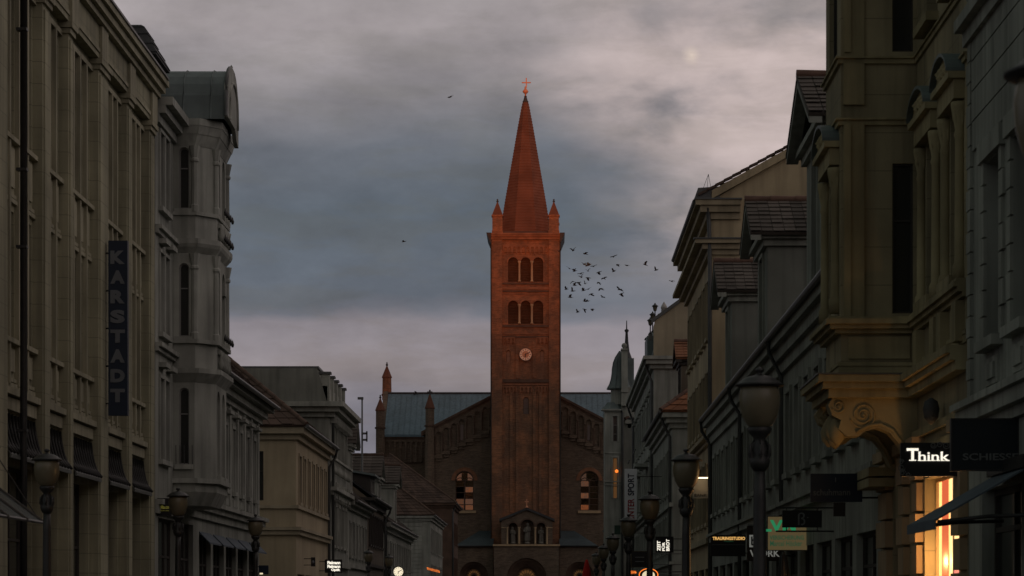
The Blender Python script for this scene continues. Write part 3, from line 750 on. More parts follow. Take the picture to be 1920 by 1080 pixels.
T, fr = house('ornate_townhouse', 'grey four-storey townhouse with bare side wall, deep cornice and attic parapet', -1, -11, 134.2, 146, 11.6, grey, grey2,
    [dict(n=5, z0=9.1, z1=10.8, w=.95, hood=.2), dict(n=5, z0=4.7, z1=6.7, w=.95, hood=.24)], 10, 3,
    [[(11.1, 11.35, .25), (11.35, 11.6, .5), (11.6, 11.85, .75)], [(7.2, 7.4, .2), (7.4, 7.6, .4)], [(3.6, 3.9, .2)]], None)
mb = MB(); mb.box(-22, -11.62, 134.25, 145.8, 11.6, 13.55); mb.build('attic', grey_wall, T)
mb = MB(); mb.box(-22.1, -11.55, 134.15, 145.9, 13.55, 13.66); mb.build('attic_coping', zinc, T)
mb = MB(); mb.poly([(-22, 134.13, 8), (-11.06, 134.13, 8), (-11.06, 134.13, 11.62), (-11.62, 134.13, 13.55), (-22, 134.13, 13.55)]); mb.build('side_wall', grey_wall, T)
for i in range(5):
    y = 134.6 + i * 2.5; MB().box(-11.5, -11.05, y, y + .5, 11.85, 13.3).build('parapet_post', grey2, T)
    MB().box(-11.58, -10.97, y - .08, y + .58, 13.303, 13.42).build('post_cap', zinc, T)
MB().box(-11.4, -11.15, 134.6, 145, 11.85, 12.7).build('parapet', grey2, T)
for i in range(16): MB().fbox(fr, 134.4 + i * .72, 134.62 + i * .72, 10.82, 11.1, 0, .32).build('cornice_bracket', grey2, T)
for i in range(14): MB().lathe((-10.82, 134.6 + i * .8, 8.3), [(.06, 0), (.1, .2), (.05, .45), (.08, .62)], 8).build('baluster', grey2, T)
MB().fbox(fr, 134.3, 145.9, 8.93, 9.05, .02, .32).build('balustrade_rail', grey2, T)
for i in range(9): MB().fbox(fr, 134.7 + i * 1.3, 135.0 + i * 1.3, 6.95, 7.9, 0, .22).build('console', grey2, T)
downpipe(T, [(-10.85, 134.5, 11.2), (-10.85, 134.5, .1)], .07)

T, fr = house('pediment_house', 'two-storey light grey house with white pedimented dormer beside the grey townhouse', -1, -11, 146.2, 162, 7.4, grey2, white_t,
    [dict(n=6, z0=4.4, z1=6.2, w=.95)], 10, 4, [[(6.9, 7.15, .15), (7.15, 7.38, .4)], [(3.7, 3.9, .15)]], browntile, 4.4, .5, 0, 0, 12, 34, False)
wall_dormer(T, -1, -11, 146.8, 149.8, 7.5, 10.5, 11.9, 3.5, white, white_t, browntile, 7, 8, True, .25, .45)

T, fr = house('shed_dormer_house', 'dark brown house with broad tiled dormer and copper shed dormer, under the mast', -1, -11, 162.2, 178, 8.2, brown_w, wood_d,
    [dict(n=7, z0=5.4, z1=7.2, w=.9)], 10, 4, [[(7.7, 8.0, .2), (8.0, 8.2, .45)], [(4.0, 4.2, .15)]], slate, 4.0, .5, 0, 0, 12, 34, False)
wall_dormer(T, -1, -11.0, 171.5, 175.5, 8.2, 9.9, 11.4, 3.4, white, white_t, browntile, 7, 10, True, .3, .3)
mb = MB(); mb.hexa([(-10.9, 163.5, 8.2), (-14, 163.5, 8.2), (-14, 167.5, 8.2), (-10.9, 167.5, 8.2), (-10.9, 163.5, 9.6), (-14, 163.5, 10.1), (-14, 167.5, 10.1), (-10.9, 167.5, 9.6)]); sd_ = mb.build('shed_dormer', wood_d, T)
mb = MB(); mb.hexa([(-10.6, 163.2, 9.55), (-14, 163.2, 10.12), (-14, 167.8, 10.12), (-10.6, 167.8, 9.55), (-10.6, 163.2, 9.68), (-14, 163.2, 10.24), (-14, 167.8, 10.24), (-10.6, 167.8, 9.68)]); mb.build('shed_roof', copper, sd_)
window(T, left(-10.88), 164.2, 166.8, 8.5, 9.4, False, .05, 3, (), wood_w, pane_m, .06)
downpipe(T, [(-10.5, 177.6, 8.1), (-10.55, 177.6, 7.8), (-10.85, 177.6, 7.3), (-10.85, 177.6, .1)], .08)

T, fr = house('eaves_house', 'pale grey two-storey house with long eaves and single tall dormer', -1, -11, 178.2, 214, 7.2, grey2, white_t,
    [dict(n=12, z0=4.3, z1=6.0, w=1.0)], 10, 8, [[(6.6, 6.9, .2), (6.9, 7.2, .5)], [(3.7, 3.9, .15)]], browntile, 4.5, .5, 0, 0, 12, 60, False)
wall_dormer(T, -1, -11, 190, 193.5, 7.2, 10.3, 11.7, 3.5, white, white_t, browntile, 7, 9, True, .3, .4)
downpipe(T, [(-10.85, 178.6, 7.0), (-10.85, 178.6, .1)], .07)

T, fr = house('weatherboard_house', 'pale house with boarded side wall, diamond ornament and hipped red roof near the church', -1, -10.4, 235, 262, 9.6, white, white_t,
    [dict(n=9, z0=6.4, z1=8.4, w=.9), dict(n=9, z0=3.6, z1=5.2, w=.9)], 10, None, [[(9.1, 9.35, .15), (9.35, 9.6, .35)]], redtile, 4.2, .4, 1, 1, 14, 40, True)
nf = front(235)
for i in range(15): MB().fbox(nf, -13.3, -11.1, 4.2 + i * .34, 4.2 + i * .34 + .3, 0, .05).build('weatherboard', white_t, T)
mb = MB(); mb.prism([(-13.9, 234.93, 5.75), (-13.6, 234.93, 6.3), (-13.9, 234.93, 6.85), (-14.2, 234.93, 6.3)], (0, .12, 0)); mb.build('diamond_ornament', wood_d, T)
MB().fbox(nf, -20.4, -10.4, 2.9, 3.1, 0, .1).build('string_course', white_t, T)
mb = MB(); mb.box(-11.2, -9.3, 236, 240, 2.4, 2.5); mb.build('shop_canopy', zinc, T)

T, fr = house('brick_presbytery', 'dark brick house with large plain red roof in front of the church transept', -1, -10.3, 285, 303, 12.6, brick_d, brick_d,
    [dict(n=6, z0=8.4, z1=10.6, w=1.0), dict(n=6, z0=4.6, z1=6.8, w=1.0)], 14, None, [[(12.1, 12.35, .2), (12.35, 12.6, .45)]], redtile, 5.6, .5, 1, 1, 20, 60, False)
MB().tube([(-9.9, 285.2, 12.4), (-10.2, 285.2, 11.6), (-10.2, 285.2, .1)], .1).build('downpipe', zinc, T)

# slim mast behind the roofs
m = thing('antenna_mast', 'slim dark antenna mast with angled head above the left roofs', 'mast', (X(679, 168), 168, 8))
xm = X(679, 168)
MB().tube([(xm, 168, 8.2), (xm, 168, 14.6)], [.07, .05], 8).build('pole', zinc, m)
mb = MB(); mb.box(xm - .28, xm + .08, 167.9, 168.1, 14.6, 14.75); mb.build('head', zinc, m)
for z in (12.0, 12.4): MB().box(xm - .05, xm + .3, 167.9, 168.1, z, z + .12).build('clamp', zinc, m)
MB().box(xm + .25, xm + .34, 167.9, 168.1, 11.95, 12.6).build('antenna_panel', zinc, m)

# ------------------------------------------------------------------ CHURCH
CX = X(985.5, 325)
def church():
    T = thing('church', 'brick church with tall clock tower, blue-grey roofs and statue porch closing the street', 'church', (CX, 330, 0))
    k = .065
    zx = lambda py: EYE + k * (VY - py); xx = lambda px: k * (px - VX)
    hw = 4.16; YT = 325.0; fr = front(YT, CX)
    # tower shaft: a recessed middle field between corner lesenes
    fld = Fr((CX, YT + .28, 0), (1, 0, 0), (0, -1, 0)); fw = 2.84
    ops = []
    bel = []
    for py0, py1 in ((528, 482), (607, 563)):
        for c in (-1.52, 0, 1.52):
            o = (c - .62, c + .62, zx(py0), zx(py1), True); ops.append(o); bel.append(o)
    slit = [(-2.1 - .26, -2.1 + .26, zx(678), zx(656), True), (2.0 - .26, 2.0 + .26, zx(678), zx(656), True), (.05 - .34, .05 + .34, zx(776), zx(744), True)]
    mb = MB(); facade(mb, fld, -fw, fw, 0, zx(447), ops + slit, .5)
    for s in (-1, 1): mb.box(CX + s * fw if s > 0 else CX - hw, CX + hw if s > 0 else CX - fw, YT, YT + 8.3, 0, zx(447))
    mb.box(CX - fw + .0, CX + fw, YT + 8.0, YT + 8.29, 0, zx(447)); mb.box(CX - fw, CX + fw, YT + .3, YT + 8, zx(447) - .3, zx(447) - .01)
    mb.build('tower', brick_t, T)
    for o in bel:                                     # louvres
        m = MB(); n = 15
        m.fbox(fld, o[0], o[1], o[2], o[3], -.5, -.46)
        for i in range(n):
            z = o[2] + (o[3] - o[2]) * (i + .3) / n; w_ = .62
            if z > o[3] - .62: w_ = math.sqrt(max(.02, .62 ** 2 - (z - o[3] + .62) ** 2))
            c = (o[0] + o[1]) / 2
            m.hexa([fld(c - w_, z, -.24), fld(c + w_, z, -.24), fld(c + w_, z + .13, -.44), fld(c - w_, z + .13, -.44), fld(c - w_, z + .03, -.24), fld(c + w_, z + .03, -.24), fld(c + w_, z + .16, -.44), fld(c - w_, z + .16, -.44)])
        m.build('louvre', louvre_m, T)
        a = MB(); p = arch_pts(o[0] - .0, o[1] + .0, o[3] - .62); q = arch_pts(o[0] - .17, o[1] + .17, o[3] - .62)
        for i in range(len(p) - 1): a.hexa([fld(*p[i], -.02), fld(*p[i + 1], -.02), fld(*q[i + 1], -.02), fld(*q[i], -.02), fld(*p[i], .09), fld(*p[i + 1], .09), fld(*q[i + 1], .09), fld(*q[i], .09)])
        a.build('arch_moulding', brick_b, T)
    for py0, py1 in ((528, 490), (607, 571)):         # colonnettes
        for c in (-.76, .76):
            m = MB(); z0, z1 = zx(py0), zx(py1)
            m.lathe((CX + c, YT + .2, 0), [(.2, z0), (.2, z0 + .15), (.125, z0 + .22), (.115, z1 - .3), (.22, z1 - .05), (.22, z1 + .06)], 10); m.build('colonnette', sand, T)
    def strip(py0, py1, p, m=brick_b, u=fw, name='string_course'): MB().fbox(fld, -u + .01, u - .01, zx(py0), zx(py1), -.05, p).build(name, m, T)
    strip(533, 529.5, .16, brick_d); strip(542, 538, .10); strip(547, 544, .14, brick_d); strip(552, 549.5, .08)
    strip(613, 609, .18, brick_d); strip(627, 624, .12); strip(633, 630, .08, brick_d)
    strip(717, 711, .22, brick_d); strip(722, 719, .12)
    def corbels(u0, u1, py, n, h=.75):                # row of little round arches on corbels
        w_ = (u1 - u0) / n
        for i in range(n):
            m = MB(); a = u0 + w_ * i; z1 = zx(py); z0 = z1 - h
            facade(m, Fr((CX, YT + .14, 0), (1, 0, 0), (0, -1, 0)), a + .002, a + w_ - .002, z0, z1, [(a + w_ * .2, a + w_ * .8, z0, z1 - h * .2, True)], .14)
            m.fbox(fld, a - w_ * .12, a + w_ * .12, z0 - h * .3, z0, 0, .12)
            m.build('corbel_arch', brick_b, T)
    corbels(-fw + .1, fw - .1, 459.5, 10, .85); corbels(-fw + .1, -1.3, 632, 3, .7); corbels(1.3, fw - .1, 632, 3, .7)
    corbels(-fw + .1, -1.1, 724, 4, .7); corbels(-.7, .8, 724, 3, .7); corbels(1.2, fw - .1, 724, 4, .7)
    for c in (-1.02, 1.06):                           # slim lesenes either side of the clock and slit
        MB().fbox(fld, c - .2, c + .2, zx(708), zx(640), -.02, .16).build('lesene', brick_t, T)
    for c in (-1.02, 1.06, -1.75, 1.8): MB().fbox(fld, c - .17, c + .17, zx(960), zx(735), -.02, .15).build('lesene', brick_t, T)
    for o in slit[:2]: window(T, fld, *o[:4], True, .5, 1, (.5,), brick_d, pane_slit, .05)
    window(T, fld, *slit[2][:4], True, .35, 1, (.33, .66), brick_d, pane_slit, .04, each=True, tilt=.03)
    # top cornice with dark lead gutters at the corners
    for z0, z1, p in ((449, 444, .12), (444, 440.5, .3), (440.5, 437.5, .42)):
        MB().box(CX - hw - p, CX + hw + p, YT - p, YT + 8.3 + p, zx(z0), zx(z1) - .004).build('tower_cornice', brick_b, T)
    for s in (-1, 1):
        x0 = CX + s * (hw + .02); x1 = CX + s * (hw + .62)
        m = MB(); m.hexa([(x0, YT - .3, zx(455)), (x0 + s * .12, YT - .3, zx(455)), (x0 + s * .12, YT + 8.5, zx(455)), (x0, YT + 8.5, zx(455)),
                          (x0, YT - .5, zx(437)), (x1, YT - .5, zx(437)), (x1, YT + 8.7, zx(437)), (x0, YT + 8.7, zx(437))]); m.build('gutter_box', slate, T)
    m = MB(); m.lathe((CX, YT + 4.15, 0), [(hw * 1.414, zx(437)), (hw * 1.3, zx(434)), (hw * 1.05, zx(431))], 4, False, rot=R(45)); m.build('spire_skirt', spire_m, T)
    zsp = lambda py: EYE + (YT + 4.15) / F * (VY - py)
    # spire: eight faces, slightly waisted, in tile courses
    c = (CX - .05, YT + 4.15, 0)
    pr = [(3.38, zx(433)), (3.05, zsp(410)), (2.75, zsp(383)), (2.2, zsp(338)), (1.62, zsp(290)), (1.02, zsp(240)), (.5, zsp(200)), (.33, zsp(191))]
    m = MB(); m.lathe(c, pr, 8, False, rot=R(22.5)); sp = m.build('spire', spire_m, T)
    for k2 in range(46):                              # course lips
        t_ = k2 / 46; z = pr[0][1] + (pr[-1][1] - pr[0][1]) * t_
        for (r0, z0), (r1, z1) in zip(pr, pr[1:]):
            if z0 <= z <= z1: r_ = r0 + (r1 - r0) * (z - z0) / (z1 - z0)
        MB().lathe((c[0], c[1], z), [(r_ + .035, 0), (r_ + .03, .06), (r_ - .04, .16)], 8, False, rot=R(22.5)).build('tile_course', spire_m, sp)
    m = MB(); m.lathe(c, [(.36, zsp(192.5)), (.4, zsp(191)), (.3, zsp(189)), (.16, zsp(182)), (.2, zsp(181)), (.1, zsp(180))], 8, False, rot=R(22.5)); m.build('lead_cap', slate, sp)
    m = MB(); m.lathe(c, [(.1, zsp(181)), (.1, zsp(176)), (.18, zsp(175.5)), (.36, zsp(172.5)), (.36, zsp(171)), (.18, zsp(167.5)), (.1, zsp(165)), (.14, zsp(163.5)), (.06, zsp(162))], 12); m.build('orb', gold, T)
    m = MB(); y = c[1]; xc = c[0] + .1; zc = zsp(155)
    m.box(xc - .065, xc + .065, y - .06, y + .06, zsp(164), zsp(147)); m.box(xc - .5, xc - .066, y - .055, y + .055, zc - .065, zc + .065); m.box(xc + .066, xc + .5, y - .055, y + .055, zc - .065, zc + .065)
    for dx, dz in ((-.5, 0), (.5, 0), (0, .52)): m.lathe((xc + dx, y, zc + dz - .12), [(.02, .04), (.09, .12), (.02, .2)], 8)
    m.build('cross', gold, T)
    for sx in (-1, 1):                                # corner pinnacles (front pair and rear pair)
        for yy in (YT + .75, YT + 7.55):
            xc = CX + sx * (hw - .72); m = MB()
            m.box(xc - .62, xc + .62, yy - .62, yy + .62, zx(437), zx(405)); m.box(xc - .72, xc + .72, yy - .72, yy + .72, zx(405), zx(402.5))
            m.box(xc - .68, xc + .68, yy - .68, yy + .68, zx(437), zx(432))
            p = m.build('corner_pinnacle', brick_t, T)
            m = MB(); m.lathe((xc, yy, 0), [(.92, zx(402.5)), (.08, zx(377))], 4, False, rot=R(45)); m.build('pinnacle_cap', spire_m, p)
            m = MB(); m.lathe((xc, yy, 0), [(.08, zx(378)), (.17, zx(375.5)), (.07, zx(374)), (.12, zx(372.5)), (0, zx(371))], 8); m.build('finial', slate, p)
    for sx in (-1, 1): MB().tube([(CX + sx * (hw + .05), YT - .06, zx(450)), (CX + sx * (hw + .05), YT - .06, 8)], .07, 6).build('lightning_rod', zinc, T)
    # clock
    cl = MB(); n = 40; cc = (CX + .0, zx(664.5))
    cl.prism([(cc[0] + .74 * math.cos(2 * math.pi * i / n), YT + .30, cc[1] + .74 * math.sin(2 * math.pi * i / n)) for i in range(n)], (0, -.38, 0))
    d = cl.build('clock_face', clock_m, T)
    q = MB(); q.prism([(cc[0] + .42 * math.cos(2 * math.pi * i / n), YT - .075, cc[1] + .42 * math.sin(2 * math.pi * i / n)) for i in range(n)], (0, -.015, 0)); q.build('clock_centre', gold, d)
    q = MB()
    for i in range(n):
        a, b = 2 * math.pi * i / n, 2 * math.pi * (i + 1) / n
        P = lambda r, t_, y_: (cc[0] + r * math.cos(t_), y_, cc[1] + r * math.sin(t_))
        q.hexa([P(.74, a, YT - .07), P(.82, a, YT - .07), P(.82, b, YT - .07), P(.74, b, YT - .07), P(.74, a, YT - .13), P(.82, a, YT - .13), P(.82, b, YT - .13), P(.74, b, YT - .13)])
    q.build('clock_rim', iron, d)
    for h in range(12):
        t_ = h * math.pi / 6; u = Vector((math.sin(t_), 0, math.cos(t_))); v = Vector((u.z, 0, -u.x)) * .03; o = Vector((cc[0], YT - .082, cc[1]))
        q = MB(); q.prism([o + u * .5 + v, o + u * .66 + v, o + u * .66 - v, o + u * .5 - v], (0, -.012, 0)); q.build('hour_mark', iron, d)
    for ang, ln, wd in ((190, .42, .06), (65, .66, .045)):
        t_ = R(ang); u = Vector((math.sin(t_), 0, math.cos(t_))); v = Vector((u.z, 0, -u.x)) * wd; o = Vector((cc[0], YT - .1, cc[1]))
        q = MB(); q.prism([o - u * .14 + v * .7, o + u * ln * .7 + v, o + u * ln, o + u * ln * .7 - v, o - u * .14 - v * .7], (0, -.02, 0)); q.build('clock_hand', iron, d)

    # west front behind the tower
    Y2 = 329.0; k2 = Y2 / F; zb = lambda py: EYE + k2 * (VY - py); xb = lambda px: k2 * (px - VX)
    gf = front(Y2)
    wl = (xb(854), xb(888), zb(957), zb(884)); wr = (xb(1088), xb(1122), zb(957), zb(884))
    zs = lambda px: zb(806 - (px - 800) * .52) if px < 985 else zb(806 - (1170 - px) * .52)
    mb = MB(); facade(mb, gf, xb(796), xb(1174), 0, zb(835), [(*wl, True), (*wr, True)], .5)
    for pl, pr_ in (((796, 985)), ((985, 1174))):
        mb.poly([gf(xb(pl), zb(835)), gf(xb(pr_), zb(835)), gf(xb(pr_), zs(pr_) - .4), gf(xb(pl), zs(pl) - .4)])
    for px in (796, 1174): mb.poly([gf(xb(px), 0), gf(xb(px), 0, -22), gf(xb(px), zb(835), -22), gf(xb(px), zb(835))])
    mb.build('west_front', brick_c, T)
    for s in (0, 1):                                  # stepped blind arcade under the sloping gable
        for i in range(9):
            a = 815 + i * 14.6
            pa, pb = (a, a + 14.6) if not s else (1970 - a - 14.6, 1970 - a)
            lo = min(zs(pa), zs(pb)) - .5; b0 = lo - 3.1; m = MB()
            fo = Fr((0, Y2 - .3, 0), (1, 0, 0), (0, -1, 0))
            facade(m, fo, xb(pa), xb(pb), b0, lo, [(xb(pa + 2.2), xb(pb - 2.2), b0, lo - .25, True)], .3)
            m.poly([fo(xb(pa), lo), fo(xb(pb), lo), fo(xb(pb), zs(pb) - .35), fo(xb(pa), zs(pa) - .35)])
            m.fbox(gf, xb(pa), xb(pb), b0 - .45, b0 - .01, 0, .36); m.fbox(gf, xb(pa + 2), xb(pb - 2), b0 - .8, b0 - .45, 0, .2)
            ar = m.build('blind_arch', brick_c, T)
            m = MB(); m.lathe((xb(pa + 1.1), Y2 - .3, b0), [(.12, 0), (.08, .15), (.08, 2.1), (.15, 2.3)], 8); m.build('colonnette', brick_d, ar)
            if i == 3:
                m = MB(); m.fbox(gf, xb(pa + 4.6), xb(pb - 4.6), b0 + .3, lo - .9, 0, .05); m.build('lancet_pane', pane_slit, ar)
    for pl, pr_ in ((790, 985), (1180, 985)):          # gable coping and roof edge
        m = MB(); a, b = gf(xb(pl), zs(pl), 0), gf(xb(pr_), zs(pr_), 0)
        for dz0, dz1, n0, n1 in ((-.45, -.2, -.3, .42), (-.2, 0, -.3, .6), (0.003, .12, -.5, .5)):
            p0, p1 = Vector((0, -n1, 0)), Vector((0, -n0, 0))
            m.hexa([a + p0 + Vector((0, 0, dz0)), b + p0 + Vector((0, 0, dz0)), b + p1 + Vector((0, 0, dz0)), a + p1 + Vector((0, 0, dz0)),
                    a + p0 + Vector((0, 0, dz1)), b + p0 + Vector((0, 0, dz1)), b + p1 + Vector((0, 0, dz1)), a + p1 + Vector((0, 0, dz1))])
        m.build('gable_coping', brick_d, T)
        m = MB(); m.poly([a + Vector((0, .4, -.1)), b + Vector((0, .4, -.1)), b + Vector((0, 22, -.1)), a + Vector((0, 22, -.1))]); m.build('nave_roof', slate_blue, T)
    # the two big arched windows: two lights and a rose, each pane on its own
    for (a, b, z0, z1) in (wl, wr):
        w_ = b - a; zt = z1 - w_ / 2; m = MB(); mid = (a + b) / 2; e = .09; n0, n1 = -.45, -.3
        m.fbox(gf, a, a + e, z0, zt, n0, n1); m.fbox(gf, b - e, b, z0, zt, n0, n1); m.fbox(gf, mid - e, mid + e, z0 + e, zt + .2, n0, n1); m.fbox(gf, a + e, b - e, z0, z0 + e, n0, n1)
        nr = 5; rows = [z0 + (zt - z0) * i / nr for i in range(nr + 1)]
        for z in rows[1:]: m.fbox(gf, a + e, b - e, z - .04, z + .04, n0 + .01, n1 - .01)
        for q0, q1 in ((a, b), (a + .02, mid - .02), (mid + .02, b - .02)):
            zt2 = zt if q1 - q0 > w_ * .8 else zt - .15
            p = arch_pts(q0, q1, zt2, 12); q = arch_pts(q0 + e, q1 - e, zt2, 12)
            for i in range(12): m.hexa([gf(*p[i], n0), gf(*p[i + 1], n0), gf(*q[i + 1], n0), gf(*q[i], n0), gf(*p[i], n1), gf(*p[i + 1], n1), gf(*q[i + 1], n1), gf(*q[i], n1)])
        wd = m.build('church_window', brick_d, T)
        def tp(p, ctr, tx, tz): return gf(p[0], p[1], -.42 + (p[0] - ctr[0]) * tx + (p[1] - ctr[1]) * tz)
        for c0, c1 in ((a, mid), (mid, b)):
            for j in range(nr):
                ctr = ((c0 + c1) / 2, (rows[j] + rows[j + 1]) / 2); tx, tz = random.uniform(-.06, .06), random.uniform(-.05, .06)
                g = MB(); g.poly([tp((c0, rows[j]), ctr, tx, tz), tp((c1, rows[j]), ctr, tx, tz), tp((c1, rows[j + 1]), ctr, tx, tz), tp((c0, rows[j + 1]), ctr, tx, tz)]); g.build('pane', pane_far, wd)
        for i in range(3):
            u0, u1 = a + w_ * i / 3, a + w_ * (i + 1) / 3; ctr = ((u0 + u1) / 2, zt + .5); tx, tz = random.uniform(-.05, .05), random.uniform(-.04, .04)
            top = lambda u: zt + math.sqrt(max(0, (w_ / 2) ** 2 - (u - mid) ** 2))
            pts = [(u0, zt), (u1, zt)] + [(u1 + (u0 - u1) * t_ / 4, top(u1 + (u0 - u1) * t_ / 4)) for t_ in range(5)]
            g = MB(); g.poly([tp(p, ctr, tx, tz) for p in pts]); g.build('pane', pane_far, wd)
        m = MB(); p = arch_pts(a - .08, b + .08, zt, 14); q = arch_pts(a - .5, b + .5, zt, 14)
        for i in range(14): m.hexa([gf(*p[i], 0), gf(*p[i + 1], 0), gf(*q[i + 1], 0), gf(*q[i], 0), gf(*p[i], .12), gf(*p[i + 1], .12), gf(*q[i + 1], .12), gf(*q[i], .12)])
        m.build('window_arch', brick_b, wd)
        m = MB(); m.fbox(gf, a - .3, b + .3, z0 - .35, z0 - .02, 0, .25); m.build('sill', sand, wd)
    # transept: sheet-metal roof with standing seams, arcaded eaves
    Y3, Y4 = 345.0, 353.0; z3, z4 = EYE + Y3 / F * (VY - 815), EYE + Y4 / F * (VY - 738)
    x3 = lambda px: Y3 / F * (px - VX); xl, xr = x3(721), x3(1258)
    m = MB(); m.hexa([(xl, Y3 - .5, z3 - .3), (xr, Y3 - .5, z3 - .3), (xr, Y4, z4 - .3), (xl, Y4, z4 - .3), (xl, Y3 - .5, z3), (xr, Y3 - .5, z3), (xr, Y4, z4), (xl, Y4, z4)])
    m.poly([(xl, Y4 + 8.5, z3), (xr, Y4 + 8.5, z3), (xr, Y4, z4), (xl, Y4, z4)]); rf = m.build('transept_roof', slate_blue, T)
    i = 0
    while xl + .35 + i * .72 < xr:
        x_ = xl + .35 + i * .72; i += 1
        m = MB(); m.hexa([(x_ - .02, Y3 - .5, z3 + .003), (x_ + .02, Y3 - .5, z3 + .003), (x_ + .02, Y4, z4 + .003), (x_ - .02, Y4, z4 + .003), (x_ - .02, Y3 - .5, z3 + .08), (x_ + .02, Y3 - .5, z3 + .08), (x_ + .02, Y4, z4 + .08), (x_ - .02, Y4, z4 + .08)]); m.build('seam', slate_blue, rf)
    MB().tube([(xl, Y4, z4 + .05), (xr, Y4, z4 + .05)], .16, 6).build('roof_ridge', slate, rf)
    tf = front(Y3); m = MB(); m.fbox(tf, x3(712), xr, 0, z3 - .3, -16, 0)
    m.prism([(x3(712), Y3, z3 - .32), (x3(712), Y4 + 8, z3 - .32), (x3(712), Y4, z4 + .3)], (.6, 0, 0)); m.build('transept', brick_c, T)
    m = MB(); m.fbox(tf, x3(715), xr, z3 - .42, z3 - .05, 0, .42); m.fbox(tf, x3(715), xr, z3 - .7, z3 - .43, 0, .25); m.build('eaves_cornice', brick_d, T)
    for i in range(8):
        a = x3(720.5 + i * 10); b = x3(720.5 + (i + 1) * 10); m = MB(); fo = Fr((0, Y3 - .25, 0), (1, 0, 0), (0, -1, 0)); z1 = z3 - .72
        facade(m, fo, a + .003, b - .003, z1 - 2.9, z1, [(a + .12, b - .12, z1 - 2.9, z1 - .2, True)], .25)
        m.lathe((a + .0, Y3 - .22, z1 - 2.9), [(.1, 0), (.07, .2), (.07, 1.9), (.13, 2.1)], 8); m.build('blind_arch', brick_c, T)
    def pinnacle(px, Yp, pyt, pys, pyb, w_px, cross=False):
        kk = Yp / F; f = lambda py: EYE + kk * (VY - py); xc = kk * (px - VX); h = w_px * kk / 2
        m = MB(); m.lathe((xc, Yp, 0), [(h * 1.18, f(pyb)), (h * 1.08, f(pys))], 8, False, rot=R(22.5)); p = m.build('pinnacle', brick_c if pyb > 900 else brick_t, T)
        m = MB(); m.lathe((xc, Yp, 0), [(h * 1.25, f(pys + 1.5)), (h * 1.25, f(pys)), (h * .12, f(pyt + 7))], 8, False, rot=R(22.5)); m.build('pinnacle_cap', spire_m, p)
        m = MB(); m.lathe((xc, Yp, 0), [(h * .12, f(pyt + 8)), (h * .32, f(pyt + 5)), (h * .12, f(pyt + 3)), (h * .2, f(pyt + 1)), (0, f(pyt))], 8)
        if cross: m.box(xc - .32, xc + .32, Yp - .1, Yp + .1, f(pyt + 4.5), f(pyt + 2)); m.box(xc - .1, xc + .1, Yp - .11, Yp + .11, f(pyt + 8), f(pyt - 1))
        m.build('finial', slate, p)
        m = MB(); m.lathe((xc, Yp, 0), [(h * 1.35, f(pys + 35)), (h * 1.35, f(pys + 32))], 8, False, rot=R(22.5)); m.build('collar', brick_d, p)
    pinnacle(725.5, 354, 679, 707, 750, 16); pinnacle(713, 344.6, 740, 769, 1100, 16); pinnacle(806, 328.6, 732, 765, 1100, 16, True)
    pinnacle(1164, 328.6, 732, 765, 1100, 16, True); pinnacle(1257, 344.6, 740, 769, 1100, 16); pinnacle(1244.5, 354, 679, 707, 750, 16)

    # porch in front of the tower
    Y5 = 319.0; k5 = Y5 / F; zp = lambda py: EYE + k5 * (VY - py); xp = lambda px: k5 * (px - VX)
    pf = front(Y5)
    big = (xp(950), xp(1025), 0, zp(1046))
    mb = MB(); facade(mb, pf, xp(926), xp(1048), 0, zp(1022), [(*big, True)], 1.6)
    for px in (926, 1048): mb.poly([pf(xp(px), 0), pf(xp(px), zp(1022)), pf(xp(px), zp(1022), -6), pf(xp(px), 0, -6)])
    mb.poly([pf(xp(926), zp(1022)), pf(xp(1048), zp(1022)), pf(xp(1048), zp(1022), -6), pf(xp(926), zp(1022), -6)])
    mb.build('porch', brick_c, T)
    MB().fbox(pf, xp(924), xp(1050), zp(1024), zp(1020.5), -.1, .22).build('string_course', sand, T)
    af = Fr((0, Y5 + .25, 0), (1, 0, 0), (0, -1, 0))
    niches = [(xp(953.5), xp(970.5), zp(1020), zp(980), True), (xp(976), xp(1001), zp(1020), zp(974), True), (xp(1006), xp(1023), zp(1020), zp(980), True)]
    mb = MB(); facade(mb, af, xp(940), xp(1036), zp(1020.4), zp(971), niches, .9)
    mb.poly([af(xp(940), zp(971)), af(xp(1036), zp(971)), af(xp(988), zp(953))])
    mb.poly([af(xp(941), zp(1020), -.9), af(xp(1035), zp(1020), -.9), af(xp(1035), zp(971), -.9), af(xp(941), zp(971), -.9)])
    for px in (940, 1036): mb.poly([af(xp(px), zp(1020.4)), af(xp(px), zp(971)), af(xp(px), zp(971), -5), af(xp(px), zp(1020.4), -5)])
    mb.build('niche_gable', brick_c, T)
    for s, pl in ((-1, 936), (1, 1040)):
        a, b = af(xp(pl), zp(973), .0), af(xp(988), zp(951.5), .0); m = MB(); V = lambda n, z: Vector((0, -n, z))
        m.hexa([a + V(.3, -.28), b + V(.3, -.28), b + V(-5, -.28), a + V(-5, -.28), a + V(.3, 0), b + V(.3, 0), b + V(-5, 0), a + V(-5, 0)]); m.build('gable_roof', slate, T)
    for o in niches:
        for u in (o[0] - .16, o[1] + .16):
            m = MB(); m.lathe((u, Y5 + .2, 0), [(.15, o[2]), (.1, o[2] + .15), (.09, zp(992)), (.15, zp(989.5)), (.17, zp(988))], 8); m.build('colonnette', sand, T)
        m = MB(); p = arch_pts(o[0], o[1], o[3] - (o[1] - o[0]) / 2, 10); q = arch_pts(o[0] - .16, o[1] + .16, o[3] - (o[1] - o[0]) / 2, 10)
        for i in range(10): m.hexa([af(*p[i], 0), af(*p[i + 1], 0), af(*q[i + 1], 0), af(*q[i], 0), af(*p[i], .1), af(*p[i + 1], .1), af(*q[i + 1], .1), af(*q[i], .1)])
